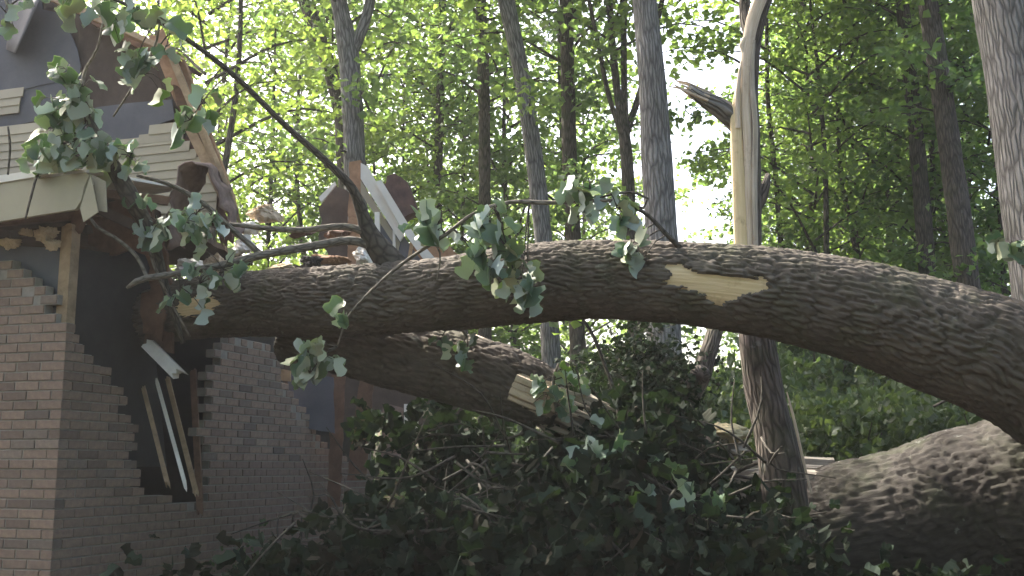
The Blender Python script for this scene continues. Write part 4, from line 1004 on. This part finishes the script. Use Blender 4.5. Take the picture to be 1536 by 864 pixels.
STK = [((800, 850, 6.9, 8), (900, 790, 7.2, 8), (1000, 745, 7.5, 7), (1080, 745, 7.8, 5)), ((860, 665, 8, 4), (915, 632, 8.1, 5), (960, 608, 8.2, 3)), ((1060, 735, 8, 6), (1110, 705, 8.1, 7), (1150, 690, 8.2, 4)), ((1075, 712, 8.4, 4), (1110, 715, 8.4, 5), (1150, 722, 8.4, 4)), ((700, 690, 7.5, 4), (760, 760, 7.2, 6), (830, 830, 7.0, 6)),
       ((560, 800, 7, 5), (680, 790, 7.1, 6), (760, 740, 7.3, 4)), ((990, 790, 7.4, 6), (1050, 830, 7.3, 7), (1120, 860, 7.2, 6)), ((1400, 610, 9.6, 4), (1440, 590, 9.5, 5), (1475, 575, 9.4, 3)), ((880, 780, 7, 4), (940, 840, 6.9, 5), (960, 880, 6.8, 5)), ((1035, 620, 8.6, 4), (1080, 660, 8.5, 5), (1100, 690, 8.4, 4))]
SLAB = ['long dead stick slanting up through the dark debris heap', 'thin bare twig slanting off the splintered limb end', 'short stick lying against the left side of the snag', 'short level stick under the slanting one by the snag', 'stick sloping down from the white post into the leaves', 'long low stick at the house end of the debris heap', 'stick sloping down towards the foot of the snag', 'thin stick lying by the second stem among the shrubs', 'short stick buried in the leaves under the long one', 'stick running from the leaning branch towards the snag']
for s, sl_b in zip(STK, SLAB):
    p, r = px_path(list(s), .06); b = p[0].copy(); a = tube_flat(p, r, 8, lump=.15)
    tag(obj('fallen_stick', raw_mesh('fallen_stick', a[0] - b, a[1], M['bark_twig_dark'], True, a[2]), None, b), sl_b, 'stick', 'sticks in the debris')
# wood chips and bark slabs strewn round the broken butt
for i in range(12):
    x = random.uniform(1085, 1235); y = random.uniform(708, 745); d = random.uniform(8.45, 8.75); p = P(x, y, d); s = random.uniform(.05, .14)
    ang = random.uniform(-.6, .6); e = np.array([math.cos(ang), random.uniform(-.3, .3), math.sin(ang) * .7]) * s
    tag(obj('wood_chip', beam_mesh('wood_chip', p - e - p, p + e - p, s * .7, .02, M['wood_weather' if i % 3 else 'wood_split'], splinter=(.03, .04)), None, p), 'loose chip of torn wood by the broken butt of the lower stem', 'wood chip', 'wood chips by the broken butt')

# tangled leaf heaps torn from the crown
rs = np.random.default_rng(91)
def heap(name, label, spots, per, sig, size, mat, cat='foliage', lobed=False):
    cl = np.array([P(x + rs.normal(0, sx), y + rs.normal(0, sy), d + rs.normal(0, sd)) for x, y, d, n, sx, sy, sd in spots for _ in range(n)])
    V, T = lobed_leaves(clump_points(cl, per, sig, rs), size, rs) if lobed else kite_leaves(clump_points(cl, per, sig, rs), size, .45, .4, rs); b = cl.mean(0)
    o = obj(name, raw_mesh(name, V - b, T, M[mat], False), None, b); tag(o, label, cat, kind='stuff'); return o
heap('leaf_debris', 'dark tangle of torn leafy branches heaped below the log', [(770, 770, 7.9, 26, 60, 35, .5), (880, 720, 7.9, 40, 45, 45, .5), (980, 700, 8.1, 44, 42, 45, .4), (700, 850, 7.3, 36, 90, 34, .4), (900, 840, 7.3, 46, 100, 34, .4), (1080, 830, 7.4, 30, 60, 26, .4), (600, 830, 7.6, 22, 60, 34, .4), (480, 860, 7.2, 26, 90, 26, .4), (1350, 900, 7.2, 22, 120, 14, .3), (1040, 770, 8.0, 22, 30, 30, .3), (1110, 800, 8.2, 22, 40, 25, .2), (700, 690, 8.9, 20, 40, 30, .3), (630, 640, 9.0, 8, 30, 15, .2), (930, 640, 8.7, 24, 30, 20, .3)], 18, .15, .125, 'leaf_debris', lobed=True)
# twigs of the torn crown, too many and too fine to tell apart
tw = []
for k in range(170):
    x = rs.uniform(430, 1180); y = rs.uniform(640, 880) if x > 640 else rs.uniform(760, 880); d = rs.uniform(7.0, 8.3); p0 = P(x, y, d); q = rs.normal(0, 1, 3) * (1, .5, .6); q /= np.linalg.norm(q); L = rs.uniform(.25, .8)
    tw.append(tube_flat(*resample([p0, p0 + q * L * .5 + rs.normal(0, .05, 3), p0 + q * L + rs.normal(0, .08, 3)], [.010, .007, .003], .1), 5))
V, Q, U = join_arrays(tw); tag(obj('twig_tangle', raw_mesh('twig_tangle', V, Q, M['bark_twig_dark'], True, U)), 'tangle of fine broken twigs through the leafy debris', 'twigs', kind='stuff')
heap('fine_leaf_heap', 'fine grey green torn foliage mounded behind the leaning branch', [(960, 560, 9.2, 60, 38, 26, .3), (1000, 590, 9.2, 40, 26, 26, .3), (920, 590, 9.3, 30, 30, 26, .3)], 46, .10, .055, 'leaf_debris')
# individual large leaves on top of the heap
root = empty('torn_leafy_branch', P(960, 760, 7.2)); rb = np.array(root.location); tag(root, 'torn leafy branch lying across the debris heap under the log', 'branch')
p, r = px_path([(1090, 780, 7.4, 8), (1000, 735, 7.3, 8), (920, 690, 7.3, 6), (850, 700, 7.2, 4)], .06); a = tube_flat(p, r, 8); obj('stem', raw_mesh('stem', a[0] - rb, a[1], M['bark_twig_dark'], True, a[2]), root)
for i in range(46):
    q = p[random.randrange(len(p))] + np.array([random.gauss(0, .12), random.gauss(-.1, .12), random.gauss(.02, .12)])
    put_leaf(root, q - rb, (random.gauss(0, 1), random.gauss(-.2, .6), random.gauss(-.7, .5)), random.uniform(.1, .17))
# forest litter and seedlings on the ground
n = 16000; x = rs.uniform(-7, 12, n); y = rs.uniform(5.5, 24, n); Cn = np.stack([x, y, gz(x, y) + rs.uniform(.02, .12, n)], 1)
V, T = kite_leaves(Cn, .10, .85, .0, rs); o = obj('leaf_litter', raw_mesh('leaf_litter', V, T, M['litter'], False)); tag(o, 'brown dead leaf litter covering the woodland floor', 'leaf litter', kind='stuff')
n = 1500; x = rs.uniform(-6, 16, n); y = rs.uniform(9, 30, n); cl = np.stack([x, y, gz(x, y) + rs.uniform(.1, .5, n)], 1)
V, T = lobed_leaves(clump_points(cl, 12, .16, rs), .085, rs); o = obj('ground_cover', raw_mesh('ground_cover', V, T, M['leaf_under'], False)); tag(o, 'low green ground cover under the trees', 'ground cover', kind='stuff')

# warm summer air in the wood
hz = np.array([[x, y, z] for x in (-60, 60) for y in (-30, 75) for z in (-2, 24)], float)
hq = np.array([(0, 1, 3, 2), (4, 6, 7, 5), (0, 4, 5, 1), (2, 3, 7, 6), (0, 2, 6, 4), (1, 5, 7, 3)])
me = raw_mesh('haze', hz, hq, None, False)
m = bpy.data.materials.new('haze'); m.use_nodes = True; nt = m.node_tree; nt.nodes.clear()
out = nt.nodes.new('ShaderNodeOutputMaterial'); pv = nt.nodes.new('ShaderNodeVolumePrincipled'); pv.inputs['Density'].default_value = .0008; pv.inputs['Color'].default_value = (.9, .93, .95, 1)
pv.inputs['Anisotropy'].default_value = .3
nt.links.new(pv.outputs[0], out.inputs['Volume']); me.materials.append(m)
tag(obj('haze', me), 'thin pale summer haze hanging in the wood', 'haze', kind='stuff')
